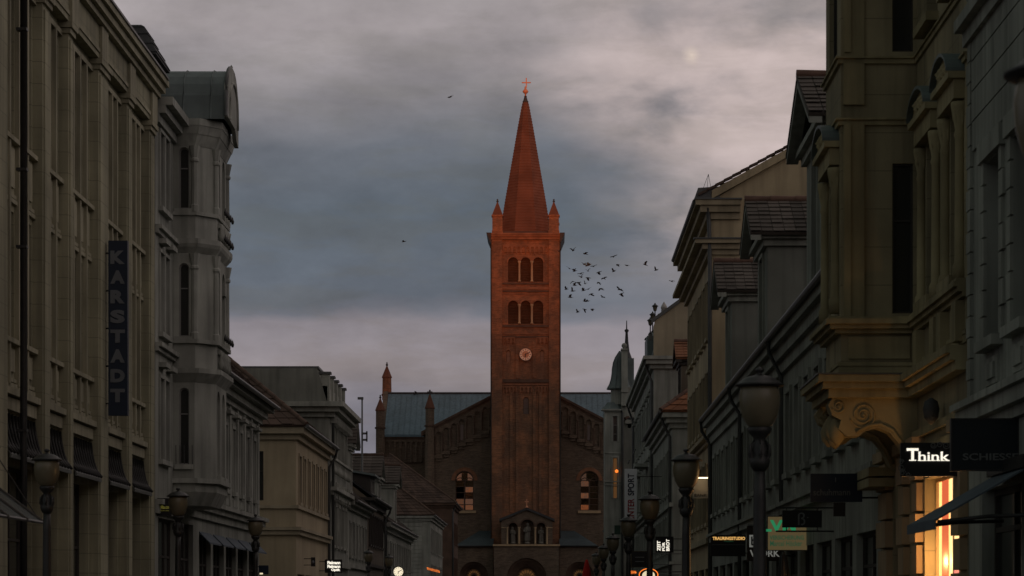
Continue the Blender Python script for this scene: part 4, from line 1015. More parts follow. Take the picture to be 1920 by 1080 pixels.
        m.build('niche_arch', brick_d, T)
    for u0, u1 in ((940, 952), (1024, 1036)): MB().fbox(af, xp(u0), xp(u1), zp(990), zp(988.5), 0, .1).build('impost', sand, T)
    m = MB(); xc = xp(987.6); y = Y5 - .05
    m.box(xc - .06, xc + .06, y - .05, y + .05, zp(949), zp(935.5)); m.box(xc - .25, xc - .062, y - .045, y + .045, zp(941.5), zp(939.5)); m.box(xc + .062, xc + .25, y - .045, y + .045, zp(941.5), zp(939.5))
    m.lathe((xc, y, 0), [(.2, zp(952)), (.2, zp(950.5)), (.09, zp(949.5)), (.09, zp(948))], 8); m.build('gable_cross', gold, T)
    # nested portal arches, lit fanlight, doors
    def portal(fr_, c, r_out, ztop, depth, rings, fan_r):
        zs_ = ztop - r_out
        for i in range(rings):
            r1 = r_out - (r_out - fan_r) * i / rings; r0 = r_out - (r_out - fan_r) * (i + 1) / rings; n0 = -depth * (i + 1) / (rings + 1)
            m = MB(); p = arch_pts(c - r1, c + r1, zs_, 16); q = arch_pts(c - r0, c + r0, zs_, 16)
            for j in range(16): m.hexa([fr_(*p[j], n0 - .5), fr_(*p[j + 1], n0 - .5), fr_(*q[j + 1], n0 - .5), fr_(*q[j], n0 - .5), fr_(*p[j], n0), fr_(*p[j + 1], n0), fr_(*q[j + 1], n0), fr_(*q[j], n0)])
            for s in (-1, 1): m.fbox(fr_, *sorted((c + s * r1, c + s * r0)), 0, zs_, n0 - .5, n0)
            m.build('portal_arch', brick_d, T)
        p = arch_pts(c - fan_r, c + fan_r, zs_, 16); m = MB(); nb = -depth + .1
        m.poly([fr_(*q, nb) for q in p]); fl = m.build('fanlight', e_fan, T)
        m = MB()
        for j in range(0, 17, 2):
            q = p[j]; d_ = Vector((q[0] - c, 0, q[1] - zs_)); v = Vector((-d_.z, 0, d_.x)).normalized() * .045; o = Vector(fr_(c, zs_, nb + .06))
            m.prism([o + v, o + d_ + v, o + d_ - v, o - v], (0, .05, 0))
        for rr in (.5, .97):
            q = arch_pts(c - fan_r * rr, c + fan_r * rr, zs_, 16); q2 = arch_pts(c - fan_r * rr + .08, c + fan_r * rr - .08, zs_, 16)
            for j in range(16): m.hexa([fr_(*q[j], nb + .02), fr_(*q[j + 1], nb + .02), fr_(*q2[j + 1], nb + .02), fr_(*q2[j], nb + .02), fr_(*q[j], nb + .1), fr_(*q[j + 1], nb + .1), fr_(*q2[j + 1], nb + .1), fr_(*q2[j], nb + .1)])
        m.build('glazing_bar', iron, fl)
        MB().fbox(fr_, c - fan_r - .1, c + fan_r + .1, .02, zs_ - .05, nb - .1, nb).build('portal_door', wood_d, T)
    portal(pf, xp(987.5), (big[1] - big[0]) / 2 - .01, big[3], 1.55, 4, 1.05)
    for s, c in ((-1, 888), (1, 1087)):
        sf = Fr((0, 321.5, 0), (1, 0, 0), (0, -1, 0)); ks = 321.5 / F; xs_ = lambda px: ks * (px - VX); zz2 = lambda py: EYE + ks * (VY - py)
        pl, pr_ = (853, 925) if s < 0 else (1049, 1121); r_ = 27 * ks
        mb = MB(); facade(mb, sf, xs_(pl), xs_(pr_), 0, zz2(1024), [(xs_(c) - r_, xs_(c) + r_, 0, zz2(1053), True)], 1.4)
        pe = pl if s < 0 else pr_; mb.poly([sf(xs_(pe), 0), sf(xs_(pe), zz2(1024)), sf(xs_(pe), zz2(1024), -7.4), sf(xs_(pe), 0, -7.4)]); mb.build('side_porch', brick_c, T)
        portal(sf, xs_(c), r_ - .01, zz2(1053), 1.35, 3, .78)
        pi, po = (925, 852) if s < 0 else (1049, 1122); pm = 896 if s < 0 else 1078
        a, b = Vector(sf(xs_(po), zz2(1024), .35)), Vector(sf(xs_(pi), zz2(1024), .35)); c_, d_ = Vector(sf(xs_(pi), zz2(992), -7.4)), Vector(sf(xs_(pm), zz2(992), -7.4)); e_ = Vector(sf(xs_(po), zz2(1024), -7.4))
        m = MB(); m.poly([a, b, c_, d_]); m.poly([a, d_, e_]); r2 = m.build('side_porch_roof', porch_sheet, T)
        MB().tube([a, b], .09, 6).build('gutter', slate, r2)
church()
def robed_figure(x, y, z, h, label, lean):
    T = thing('statue', label, 'statue', (x, y, z), 'statues in the porch niches')
    m = MB(); m.lathe((0, 0, 0), [(.34, 0), (.34, .12), (.3, .16), (.3, .24)], 10); m.build('plinth', statue_m, T, True)
    m = MB(); s = h / 1.85
    prof = [(.27, .24), (.29, .4), (.25, .75), (.215, 1.05), (.235, 1.3), (.25, 1.45), (.17, 1.53), (.075, 1.57), (.07, 1.62), (.105, 1.68), (.115, 1.75), (.10, 1.83), (.05, 1.88)]
    n = 20; i0 = 0
    for r, zz in prof:
        for k in range(n):
            t_ = 2 * math.pi * k / n; fold = 1 + (.09 * math.sin(t_ * 7 + zz * 2) if zz < 1.3 else 0)
            m.v.append((math.cos(t_) * r * fold * s * (1.12 if .9 < zz < 1.55 else 1) + lean * zz * .03, math.sin(t_) * r * fold * .72 * s, zz * s))
    for a in range(len(prof) - 1):
        for k in range(n): m.f.append((a * n + k, a * n + (k + 1) % n, (a + 1) * n + (k + 1) % n, (a + 1) * n + k)); m.smooth.append(True)
    m.f.append(tuple((len(prof) - 1) * n + k for k in range(n))); m.smooth.append(True)
    for sx in (-1, 1):
        m.tube([(sx * .24 * s, 0, 1.42 * s), (sx * .3 * s, -.08 * s, 1.15 * s), (sx * .12 * s, -.22 * s, 1.12 * s + lean * sx * .1), (sx * .03 * s, -.25 * s, 1.2 * s)], [.085 * s, .08 * s, .06 * s, .04 * s], 8)
    m.build('figure', statue_m, T, True)
    m = MB(); m.lathe((.17 * s * lean, -.2 * s, .3), [(.02, 0), (.02, 1.5 * s)], 6); m.build('staff', statue_m, T, True)
k5 = 319.6 / F
robed_figure(k5 * (962 - VX), 319.65, EYE + k5 * (VY - 1019.5), 2.0, 'robed stone figure in the left niche above the church portal', -1)
robed_figure(k5 * (988.5 - VX), 319.65, EYE + k5 * (VY - 1019.5), 2.45, 'taller robed stone figure in the central niche above the church portal', 1)
robed_figure(k5 * (1014.5 - VX), 319.65, EYE + k5 * (VY - 1019.5), 2.0, 'robed stone figure in the right niche above the church portal', .6)

# ------------------------------------------------------------------ RIGHT 1: nearest grey house
T = thing('grey_shop_house', 'grey plaster house with grooved joints at the right edge of the picture', 'house', (10, 30, 0))
fr = right(6.0)
wo = [(26.2, 27.4, 5.2, 7.65), (28.6, 29.8, 5.2, 7.65), (31.0, 32.2, 5.2, 7.65), (33.2, 34.4, 5.2, 7.65), (35.3, 36.5, 5.2, 7.65)]
wo2 = [(a, b, 10.2, 12.5) for a, b, _, _ in wo]
so_ = [(25.5, 29, .4, 3.3), (30, 33.0, .4, 3.3), (33.8, 36.9, .4, 3.2)]
mb = MB(); facade(mb, fr, 22, 38.05, 0, 14, wo + wo2 + so_, .25)
mb.poly([(6, 38.05, 0), (16, 38.05, 0), (16, 38.05, 14), (6, 38.05, 14)]); mb.poly([(6, 22, 0), (16, 22, 0), (16, 22, 14), (6, 22, 14)]); mb.poly([(16, 22, 0), (16, 38, 0), (16, 38, 14), (16, 22, 14)]); mb.poly([(6, 22, 14), (16, 22, 14), (16, 38, 14), (6, 38, 14)])
mb.build('wall', grey, T)
for o in wo + wo2: window(T, fr, *o, False, .25, 2, (.68,), wood_w, pane_m, .07, sill=.16, sm=grey2)
for o in so_: window(T, fr, *o, False, .25, 2, (.8,), wood_d, pane_m, .09, name='shop_window')
for a, b, z0, z1 in wo + wo2:                    # long-and-short blocks beside the windows, panel below
    for i in range(7):
        z = z0 + i * .36
        for s, u in ((-1, a), (1, b)):
            w_ = .34 if i % 2 else .22
            MB().fbox(fr, *sorted((u, u + s * w_)), z + .012, z + .345, 0, .045).build('surround_block', grey2, T)
    MB().fbox(fr, a - .3, b + .3, z1 + .02, z1 + .3, 0, .09).build('lintel', grey2, T)
    m = MB(); m.fbox(fr, a + .15, b - .15, z0 - .62, z0 - .25, 0, .04); m.fbox(fr, a + .3, b - .3, z0 - .54, z0 - .33, .04, .07); m.build('apron_panel', grey2, T)
for r_ in range(5):                               # grooved ashlar courses between the storeys
    z = 7.98 + r_ * .43; y = 22.3
    while y < 37.4:
        e = min(y + 2.6 + random.uniform(-.2, .2), 37.6); MB().fbox(fr, y + .012, e - .012, z + .012, z + .418, 0, .035).build('ashlar_block', grey, T); y = e
for i in range(30):                               # quoins at the party line
    MB().fbox(fr, 37.62, 37.98 - (.0 if i % 2 else .1), 4.5 + i * .3, 4.5 + i * .3 + .28, 0, .05).build('quoin', grey2, T)
band(T, fr, 22, 38.02, [(4.0, 4.15, .08), (4.15, 4.35, .2), (4.35, 4.45, .28)], grey2); band(T, fr, 22, 38.02, [(9.55, 9.75, .1), (9.75, 9.92, .22)], grey2)
band(T, fr, 22, 38.02, [(13.4, 13.6, .2), (13.6, 14, .5)], grey2)
# sloping shop awning on folding arms
aw = MB(); aw.hexa([(5.9, 32.7, 3.30), (4.75, 32.7, 2.64), (4.75, 35.2, 2.64), (5.9, 35.2, 3.30), (5.9, 32.7, 3.325), (4.75, 32.7, 2.665), (4.75, 35.2, 2.665), (5.9, 35.2, 3.325)])
aw.box(4.735, 4.755, 32.7, 35.2, 2.54, 2.66); A = aw.build('shop_awning', awn_blue, T)
for y in (32.75, 35.15):
    MB().tube([(6.0, y, 2.72), (5.4, y, 2.70), (4.78, y, 2.63)], .028, 6).build('awning_arm', iron, A)
MB().box(5.8, 6.0, 32.6, 35.3, 3.3, 3.46).build('awning_box', iron, A)

# ------------------------------------------------------------------ RIGHT 2: beige house with carved oriel
def oriel_house():
    T = thing('oriel_house', 'beige stucco house with tall oriel on carved scroll brackets above the lit shop', 'house', (10, 43, 0))
    fr = right(6.0); YO, YE, XO = 43.4, 45.7, 4.76
    tall = [(38.75, 39.75, 6.4, 8.9), (41.1, 42.3, 6.4, 8.9)]; tall2 = [(a, b, 10.75, 13.2) for a, b, _, _ in tall]
    shop = (38.95, 42.5, .45, 3.62); door = (45.05, 46.3, .02, 3.1)
    mb = MB(); facade(mb, fr, 38.1, 48.0, 0, 15, tall + tall2 + [shop, door], .25)
    mb.poly([(6, 38.1, 0), (18, 38.1, 0), (18, 38.1, 15), (6, 38.1, 15)]); mb.poly([(6, 48, 0), (18, 48, 0), (18, 48, 15), (6, 48, 15)]); mb.poly([(18, 38, 0), (18, 48, 0), (18, 48, 15), (18, 38, 15)]); mb.poly([(6, 38, 15), (18, 38, 15), (18, 48, 15), (6, 48, 15)])
    mb.build('wall', beige, T)
    sf = Fr((6.0, YO, 0), (-1, 0, 0), (0, -1, 0))            # side of the oriel facing the viewer, u from the wall outwards
    side_w = [(.06, .40, 6.36, 8.8), (.06, .40, 10.62, 13.2)]
    ff = right(XO); front_w = [(43.95, 45.15, 6.5, 8.8), (43.95, 45.15, 10.7, 13.2)]
    mb = MB(); facade(mb, sf, 0, 6 - XO, 5.0, 15, side_w, .12); facade(mb, ff, YO, YE, 5.0, 15, front_w, .15)
    mb.poly([(XO, YE, 5), (6, YE, 5), (6, YE, 15), (XO, YE, 15)]); mb.poly([(XO, YO, 5), (6, YO, 5), (6, YE, 5), (XO, YE, 5)]); mb.poly([(XO, YO, 15), (6, YO, 15), (6, YE, 15), (XO, YE, 15)])
    mb.build('oriel', beige, T)
    for o in side_w: window(T, sf, *o, False, .12, 1, (.62,), wood_d, pane_m, .035)
    for o in front_w: window(T, ff, *o, False, .15, 2, (.66,), wood_d, pane_m, .05)
    for o in tall + tall2: window(T, fr, *o, False, .25, 2, (.66,), wood_d, pane_m, .06, sill=.2, sm=beige_t)
    # corner pilaster strips of the oriel
    m = MB(); m.fbox(sf, 6 - XO - .38, 6 - XO - .04, 6.3, 9.42, 0, .05); m.fbox(sf, 6 - XO - .16, 6 - XO - .05, 6.3, 9.42, .05, .08); m.build('pilaster', beige_t, T)
    m = MB(); m.fbox(sf, 6 - XO - .38, 6 - XO - .04, 9.75, 14.8, 0, .05); m.fbox(sf, 6 - XO - .16, 6 - XO - .05, 10.6, 14.8, .05, .08); m.build('pilaster', beige_t, T)
    def ringed(z0, z1, p, m_, name):                      # moulding round the oriel and along the wall
        k = MB(); k.box(XO - p, 6, YO - p, YE + p, z0, z1); k.fbox(fr, 38.12, YO - p - .002, z0, z1, -.02, p * .8); k.build(name, m_, T)
    for z0, z1, p in ((9.42, 9.5, .05), (10.42, 10.5, .05), (9.5, 9.53, .09), (10.5, 10.53, .09)): ringed(z0, z1, p, beige_t, 'string_course')
    for z0, z1, p in ((6.03, 6.1, .1), (6.1, 6.17, .19), (6.17, 6.25, .26), (6.25, 6.29, .22)): ringed(z0, z1, p, beige_t, 'oriel_ledge')
    ringed(5.5, 5.56, .06, beige_t, 'panel_rail'); ringed(5.38, 5.5, .04, beige_t, 'panel_rail')
    for z0, z1, p in ((4.98, 5.12, .22), (5.12, 5.22, .32), (5.22, 5.33, .40)): ringed(z0, z1, p, beige_t, 'base_cornice')
    MB().box(XO - .42, 6, YO - .42, YE + .42, 5.333, 5.36).build('lead_flashing', zinc, T)
    for u0 in (.12,): MB().fbox(sf, u0, 6 - XO - .12, 5.62, 5.98, 0, .03).build('apron_panel', beige_t, T)
    for u in (38.4, 39.9, 40.6, 42.5): MB().fbox(fr, u, u + .42, 5.42, 6.0, 0, .14).build('pedestal', beige_t, T)
    # scroll brackets carrying the oriel
    for yy in (YO - .05, YE - .35):
        pts = [(6.0, 4.98), (4.62, 4.98), (4.55, 4.86), (4.62, 4.70), (4.76, 4.62), (4.72, 4.48), (4.85, 4.36), (5.05, 4.36), (5.18, 4.46), (5.36, 4.50), (5.55, 4.42), (5.7, 4.24), (5.82, 3.98), (6.0, 3.86)]
        m = MB(); m.prism([(x_, yy, z_) for x_, z_ in pts], (0, .42, 0)); b = m.build('scroll_bracket', beige_t, T)
        for (cx, cz, r0, tn_) in ((5.12, 4.70, .22, 2.3), (4.72, 4.84, .11, 1.6)):
            sp = []
            for i in range(40):
                t_ = i / 39; rr = r0 * (1 - .82 * t_); a = R(200) + t_ * tn_ * 2 * math.pi
                sp.append((cx + rr * math.cos(a), yy - .012, cz + rr * math.sin(a)))
            MB().tube(sp, .016, 6).build('volute', beige_t, b)
            MB().lathe((cx, yy, cz), [(.0, -.05), (.05, 0), (.0, .05)], 8).build('volute_eye', beige_t, b)
        MB().tube([(5.0, yy - .01, 4.42), (5.2, yy - .01, 4.53), (5.4, yy - .01, 4.56), (5.6, yy - .01, 4.46), (5.76, yy - .01, 4.24), (5.86, yy - .01, 4.02)], .03, 6).build('scroll_edge', beige_t, b)
    for i in range(6):                                     # carved leaf mass between the brackets at the front
        m = MB(); m.lathe((4.72 + .07 * (i % 2), YO + .2 + i * .32, 4.42 + .05 * (i % 3)), [(.02, -.2), (.12, -.1), (.15, .05), (.09, .2), (.02, .3)], 7); m.build('carved_leaf', beige_t, T)
    # columns and curved hoods on the wall and oriel windows
    for f_, lst in ((fr, tall), (ff, front_w[:1])):
        for a, b, z0, z1 in lst:
            for u in (a - .2, b + .2):
                p = f_(u, 0, .05); m = MB(); m.lathe((p.x, p.y, 0), [(.11, z0 - .1), (.11, z0 + .1), (.08, z0 + .16), (.07, z1 - .55), (.09, z1 - .5), (.07, z1 - .42), (.13, z1 - .1), (.13, z1 - .02)], 10); m.build('half_column', beige_t, T)
                for j in range(5):
                    t_ = j * 1.26; MB().lathe((p.x + .08 * math.cos(t_), p.y + .08 * math.sin(t_), z1 - .36), [(.0, 0), (.035, .1), (.04, .2), (.0, .28)], 6).build('capital_leaf', beige_t, T)
            m = MB(); m.fbox(f_, a - .32, b + .32, z1 + .02, z1 + .3, 0, .16); m.fbox(f_, a - .38, b + .38, z1 + .303, z1 + .40, 0, .25); h = m.build('hood_entablature', beige_t, T)
            c = (a + b) / 2; hw_ = (b - a) / 2 + .34; p = [(c - hw_ * math.cos(math.pi * i / 12), z1 + .41 + .34 * math.sin(math.pi * i / 12) ** 1.3) for i in range(13)]
            m = MB(); m.prism([f_(u, z, 0) for u, z in p], (f_.n * .18)); m.build('hood_tympanum', beige_t, T)
            m = MB()
            for i in range(12): m.hexa([f_(*p[i], 0), f_(*p[i + 1], 0), f_(*p[i + 1], .28), f_(*p[i], .28)] + [f_(q[0], q[1] + .05, n_) for q, n_ in ((p[i], 0), (p[i + 1], 0), (p[i + 1], .28), (p[i], .28))])
            m.build('copper_hood', copper, h)
            for j in range(6): q = f_(c - .35 + .14 * j, z1 + .5 + .08 * (j % 2), .18); MB().lathe((q.x, q.y, q.z), [(.0, -.09), (.09, 0), (.0, .1)], 6).build('carved_leaf', beige_t, h)
    for z0, z1, p in ((13.7, 13.85, .15), (13.85, 14.05, .3)): ringed(z0, z1, p, beige_t, 'upper_cornice')
    band(T, fr, 38.12, 48, [(4.0, 4.15, .06)], beige_t, 'string_course'); band(T, fr, 38.12, 48, [(4.3, 4.42, .1)], beige_t, 'string_course')
    m = MB(); m.lathe((5.8, 40.4, 4.55), [(.02, -.2), (.11, -.1), (.13, .04), (.1, .15), (.02, .2)], 9); m.build('mask_ornament', slate, T)
    # stone piers in separate blocks
    for a, b in ((38.12, 38.85), (42.6, 43.3), (44.2, 44.98), (46.4, 47.7)):
        for i in range(8):
            z = .1 + i * .5
            MB().fbox(fr, a + (.0 if i % 2 else .06), b - (.0 if i % 2 else .06), z + .02, z + .47, 0, .14 if i % 2 else .11).build('pier_block', sand, T)
        MB().fbox(fr, a - .04, b + .04, 4.12, 4.3, 0, .2).build('pier_cap', sand, T)
    for z0 in (3.62, 3.8): MB().box(5.55, 6.0, 46.2, 47.9, z0 + .05, z0 + .2).build('pier_cornice', beige_t, T)
    MB().fbox(fr, door[0], door[1], door[2], door[3], -.23, -.17).build('house_door', wood_r, T)
    # lit shop window
    sw = window(T, fr, *shop, False, .25, 2, (), sand, e_shop, .06, name='shop_window')
    for a, b, m_ in ((39.0, 41.15, e_shop3), (41.35, 42.0, e_shop2)): MB().fbox(fr, a, b, .5, 3.6, -.21, -.2).build('window_panel', m_, sw)
    MB().fbox(fr, 39.9, 40.75, .5, 2.35, -.199, -.19).build('window_poster', emis('lit_pink_poster', (1, .25, .2), .9), sw)
    l = MB(); l.box(5.58, 5.64, 39.8, 40.4, 3.70, 3.74); lf = l.build('strip_light', e_tube, T)
    for i, (x_, y_, z_, p_) in enumerate(((6.06, 41.85, 2.3, 42), (5.5, 41.9, 2.5, 2.6))):
        pl = bpy.data.lights.new('shop_lamp', 'POINT'); pl.energy = p_; pl.color = (1, .5, .17); pl.shadow_soft_size = .06
        po = bpy.data.objects.new('shop_lamp', pl); COL.objects.link(po); po.location = (x_, y_, z_)
oriel_house()

# ------------------------------------------------------------------ RIGHT 3: low houses with dormers
T, fr = house('dormer_house', 'low pale two-storey house with pedimented gable dormer, just past the oriel', 1, 6, 48.1, 68, 8.4, grey2, white_t,
    [dict(n=8, z0=4.9, z1=6.9, w=1.05, sur=.15)], 11, 5, [[(7.5, 7.8, .1), (7.8, 8.1, .22), (8.1, 8.38, .36)], [(3.9, 4.1, .14), (4.1, 4.2, .22)]], browntile, 5.2, .4, 0, 0, 18, 56, False)
wall_dormer(T, 1, 6, 57.4, 61.9, 8.4, 12.1, 13.45, 4.5, white, white_t, browntile, 9, 15, True, .5, .45)
downpipe(T, [(5.55, 67.6, 8.3), (5.6, 67.6, 8.0), (5.9, 67.6, 7.4), (5.9, 67.6, .1)], .055)
T, fr = house('twin_dormer_house', 'low grey two-storey house with two tiled box dormers against the ochre gable', 1, 6, 68.1, 97.6, 8.4, grey, grey2,
    [dict(n=12, z0=4.9, z1=6.9, w=1.05, sur=.15)], 11, 8, [[(7.5, 7.8, .1), (7.8, 8.1, .22), (8.1, 8.38, .36)], [(3.9, 4.1, .14), (4.1, 4.2, .22)]], browntile, 5.2, .4, 0, 0, 18, 80, False)
wall_dormer(T, 1, 6, 73, 76.4, 8.4, 11.75, 12.95, 4.5, grey_wall, grey2, browntile, 8, 16, True, .4, .5)
wall_dormer(T, 1, 6, 87.2, 90.4, 8.4, 11.85, 13.05, 4.5, grey_wall, grey2, browntile, 8, 16, True, .4, .5)
for y in (82, 97.2): downpipe(T, [(5.55, y, 8.3), (5.6, y, 7.95), (5.88, y, 7.5), (5.88, y, .1)], .06)

# ------------------------------------------------------------------ RIGHT 4: tall ochre house
T, fr = house('ochre_house', 'tall ochre house whose bare gable rises above the low dormers', 1, 6, 98, 114.8, 16.5, ochre, ochre_t,
    [dict(n=7, z0=11.6, z1=13.7, w=1.1), dict(n=7, z0=8.3, z1=10.3, w=1.1), dict(n=7, z0=4.7, z1=6.9, w=1.1)], 14, 4, [], redtile, 4.15, .6, 0, 0, 16, 40, True)
for c in ([(15.8, 16.05, .2), (16.05, 16.3, .42), (16.3, 16.5, .6)], [(14.5, 14.7, .15), (14.7, 14.9, .35), (14.9, 15.05, .62)], [(7.6, 7.75, .12), (7.75, 7.9, .3)], [(3.9, 4.1, .2)]):
    band(T, fr, 97.95, 114.8, c, ochre_t, e1=1)
    if c[0][0] > 14:
        m = MB()
        for z0, z1, p in c: m.box(6 - p, 7.05, 98 - p * .5, 98, z0 + .002, z1 - .004)
        m.build('cornice_return', ochre_t, T)
        m = MB(); m.box(6 - c[-1][2] - .05, 7.1, 98 - c[-1][2] * .5 - .05, 98, c[-1][1], c[-1][1] + .05); m.build('return_flashing', zinc, T)
m = MB(); m.hexa([(5.35, 97.9, 16.5), (6.3, 97.9, 16.5), (6.3, 114.8, 16.5), (5.35, 114.8, 16.5), (5.5, 97.9, 16.95), (6.3, 97.9, 17.0), (6.3, 114.8, 17.0), (5.5, 114.8, 16.95)]); m.build('box_gutter', zinc, T)
a, b = Vector((5.5, 97.8, 16.62)), Vector((13, 97.8, 20.72))
m = MB(); o = Vector((0, .19, 0)); u = Vector((0, 0, -.3)); a2 = Vector((6.0, 97.82, 16.84)); m.hexa([a2 + u, b + u, b + u + o, a2 + u + o, a2, b, b + o, a2 + o]); m.build('verge_board', ochre, T)
for i in range(24):                                  # verge tiles
    p, q = a.lerp(b, i / 24), a.lerp(b, (i + 1.08) / 24); m = MB(); o = Vector((0, .3, 0)); u = Vector((0, 0, .09)); k = Vector((0, 0, .03))
    m.hexa([p + k, q, q + o, p + k + o, p + u + k, q + u, q + u + o, p + u + k + o]); m.build('verge_tile', redtile, T)
for dx in (0, .15, .3): MB().tube([(5.68 + dx, 97.9, 16.9), (5.88, 97.9, 17.45)], .008, 5).build('roof_prong', iron, T)
downpipe(T, [(5.85, 97.85, 16.2), (5.9, 97.85, 15.6), (5.93, 97.85, 14.3), (5.93, 97.85, .1)], .075)
band(T, Fr((6, 98, 0), (1, 0, 0), (0, -1, 0)), 0, 1.2, [(8.75, 8.9, .1), (8.9, 9.05, .2)], ochre_t, 'string_course')

# ------------------------------------------------------------------ RIGHT 5: corner house with orange tiles
T, fr = house('hipped_house', 'pale corner house with orange-tiled hip and dark dormer beyond the ochre house', 1, 6, 129, 151.6, 11.0, white, white_t,
    [dict(n=8, z0=7.2, z1=9.2, w=1.0), dict(n=8, z0=4.3, z1=6.0, w=1.0)], 11, 5, [[(10.2, 10.45, .12), (10.45, 10.7, .3), (10.7, 10.98, .5)]], orangetile, 4.6, .6, 1, 0, 16, 44, True)
band(T, fr, 129, 151.6, [(6.4, 6.6, .15)], white_t, e0=1); band(T, fr, 129, 151.6, [(3.6, 3.75, .15)], white_t, e0=1)
wall_dormer(T, 1, 6.55, 131.2, 134.2, 11.2, 13.75, 14.75, 4, brown_w, wood_d, orangetile, 6, 10, True, .35, .3)
downpipe(T, [(5.45, 129.4, 10.8), (5.6, 129.4, 10.4), (5.9, 129.4, 9.8), (5.9, 129.4, .1)], .075)

# ------------------------------------------------------------------ RIGHT 6: taller pale house with roof terrace
T, fr = house('terrace_house', 'tall pale house with lanterns on its stepped roof terrace', 1, 6, 151.8, 186, 15.8, white, white_t,
    [dict(n=9, z0=11.4, z1=13.6, w=1.1, hood=.2), dict(n=9, z0=7.6, z1=9.8, w=1.1, hood=.25), dict(n=9, z0=4.2, z1=6.2, w=1.1)], 12, 6, [[(15.1, 15.35, .2), (15.35, 15.6, .45), (15.6, 15.8, .6)], [(6.7, 6.9, .2), (6.9, 7.05, .4)]], None)
m = MB(); m.prism([(6.0, 151.8, 15.8), (6.0, 151.8, 17.55), (6.1, 151.8, 17.85), (10.6, 151.8, 21.1), (12.5, 151.8, 15.8)], (0, .45, 0)); m.build('gable_parapet', cream_t, T)
a, b = Vector((5.9, 151.7, 17.72)), Vector((10.8, 151.7, 21.25)); m = MB(); o = Vector((0, .65, 0)); u = Vector((0, 0, .22)); m.hexa([a, b, b + o, a + o, a + u, b + u, b + u + o, a + u + o]); m.build('parapet_coping', zinc, T)
m = MB(); m.hexa([(5.9, 152.3, 15.8), (17, 152.3, 15.8), (17, 186, 15.8), (5.9, 186, 15.8), (6.4, 152.3, 17.5), (16, 152.3, 17.5), (16, 186, 17.5), (6.4, 186, 17.5)]); m.build('mansard', copper, T)
m = MB(); m.box(5.75, 6.9, 155, 159, 15.85, 17.3); m.build('roof_dormer', copper, T)
MB().lathe((6.3, 157, 17.3), [(.9, 0), (.1, .5)], 4, False, rot=R(45)).build('dormer_cap', copper, T)
for y0 in (160, 172): MB().fbox(fr, y0, y0 + 3.4, 9.95, 10.15, 0, .8).build('balcony', white_t, T); MB().fbox(fr, y0, y0 + 3.4, 10.95, 11.0, .74, .8).build('balcony_rail', iron, T)
for y in (152.2, 185.5): downpipe(T, [(5.5, y, 15.6), (5.6, y, 15.2), (5.9, y, 14.4), (5.9, y, .1)], .08)
for i, (px, pt, lab) in enumerate(((1219.3, 595, 'lowest and leftmost of the three roof-terrace lanterns'), (1223.7, 584, 'middle one of the three roof-terrace lanterns'), (1228.2, 568, 'tallest and rightmost of the three roof-terrace lanterns'))):
    Yt = 152.6 + i * .4; x = X(px, Yt); zt = Z(pt, Yt); h = (.95, 1.2, 1.55)[i]
    t = thing('roof_lantern', lab, 'lantern', (x, Yt, zt - h), 'lanterns on the roof terrace')
    MB().lathe((0, 0, 0), [(.09, 0), (.09, .06), (.035, .1), (.03, h - .5), (.06, h - .46)], 8).build('post', iron, t, True)
    MB().lathe((0, 0, h - .46), [(.07, 0), (.13, .27)], 6, False).build('lantern_glass', globe_m, t, True)
    for k in range(6):
        a = k * math.pi / 3; MB().tube([(.075 * math.cos(a), .075 * math.sin(a), h - .46), (.135 * math.cos(a), .135 * math.sin(a), h - .19)], .012, 5).build('glazing_bar', iron, t, True)
    MB().lathe((0, 0, h - .2), [(.2, 0), (.17, .04), (.05, .13), (.03, .2)], 8).build('cap', iron, t, True)
    MB().box(x - .12, x + .12, Yt - .12, Yt + .12, 17.3 if i else 16.8, zt - h).build('pedestal', zinc, t)
for px, pt, pb, w_, lab in ((1245, 566, 600, .17, 'larger pale furled parasol on the roof terrace beside the lanterns'), (1234.5, 588, 606, .13, 'smaller pale furled parasol next to the lanterns on the roof')):
    Yt = 154; x = X(px, Yt); z1, z0 = Z(pt, Yt), Z(pb + 12, Yt); h = z1 - z0
    t = thing('furled_parasol', lab, 'parasol', (x, Yt, z0))
    MB().lathe((0, 0, 0), [(w_ * .85, .1), (w_ * 1.0, h * .3), (w_ * .95, h * .72), (w_ * 1.15, h * .74), (w_ * .9, h * .84), (w_ * .25, h * .97), (.02, h)], 10).build('canopy', parasol_w, t, True)
    MB().lathe((0, 0, -.6), [(.03, 0), (.03, .9)], 8).build('pole', iron, t, True)

# ------------------------------------------------------------------ RIGHT 7: turreted corner building
T, fr = house('domed_corner_house', 'pale corner building with bell-domed bay and thin spire beside the church', 1, 6, 195, 238, 15.2, grey2, white_t,
    [dict(n=10, z0=11.6, z1=13.8, w=1.1), dict(n=10, z0=8.0, z1=10.2, w=1.1), dict(n=10, z0=4.4, z1=6.4, w=1.1)], 12, 6, [[(14.6, 14.9, .2), (14.9, 15.2, .4)]], slate, 3.5, .4, 1, 1, 10, 40, False)
Yb = 194.0; xw = lambda px: X(px, Yb); zw = lambda py: Z(py, Yb); bf = front(Yb)
ops = [(xw(1149), xw(1158), zw(828), zw(780)), (xw(1149), xw(1158), zw(935), zw(858))]
m = MB(); facade(m, bf, xw(1134), xw(1165), 0, zw(768), ops, .2); m.poly([bf(xw(1134), 0), bf(xw(1134), zw(768)), bf(xw(1134), zw(768), -4), bf(xw(1134), 0, -4)]); m.poly([bf(xw(1165), 0), bf(xw(1165), zw(768)), bf(xw(1165), zw(768), -4), bf(xw(1165), 0, -4)])
m.fbox(bf, xw(1165), xw(1192), 0, zw(724), -4, -.8); m.build('bay_tower', white, T)
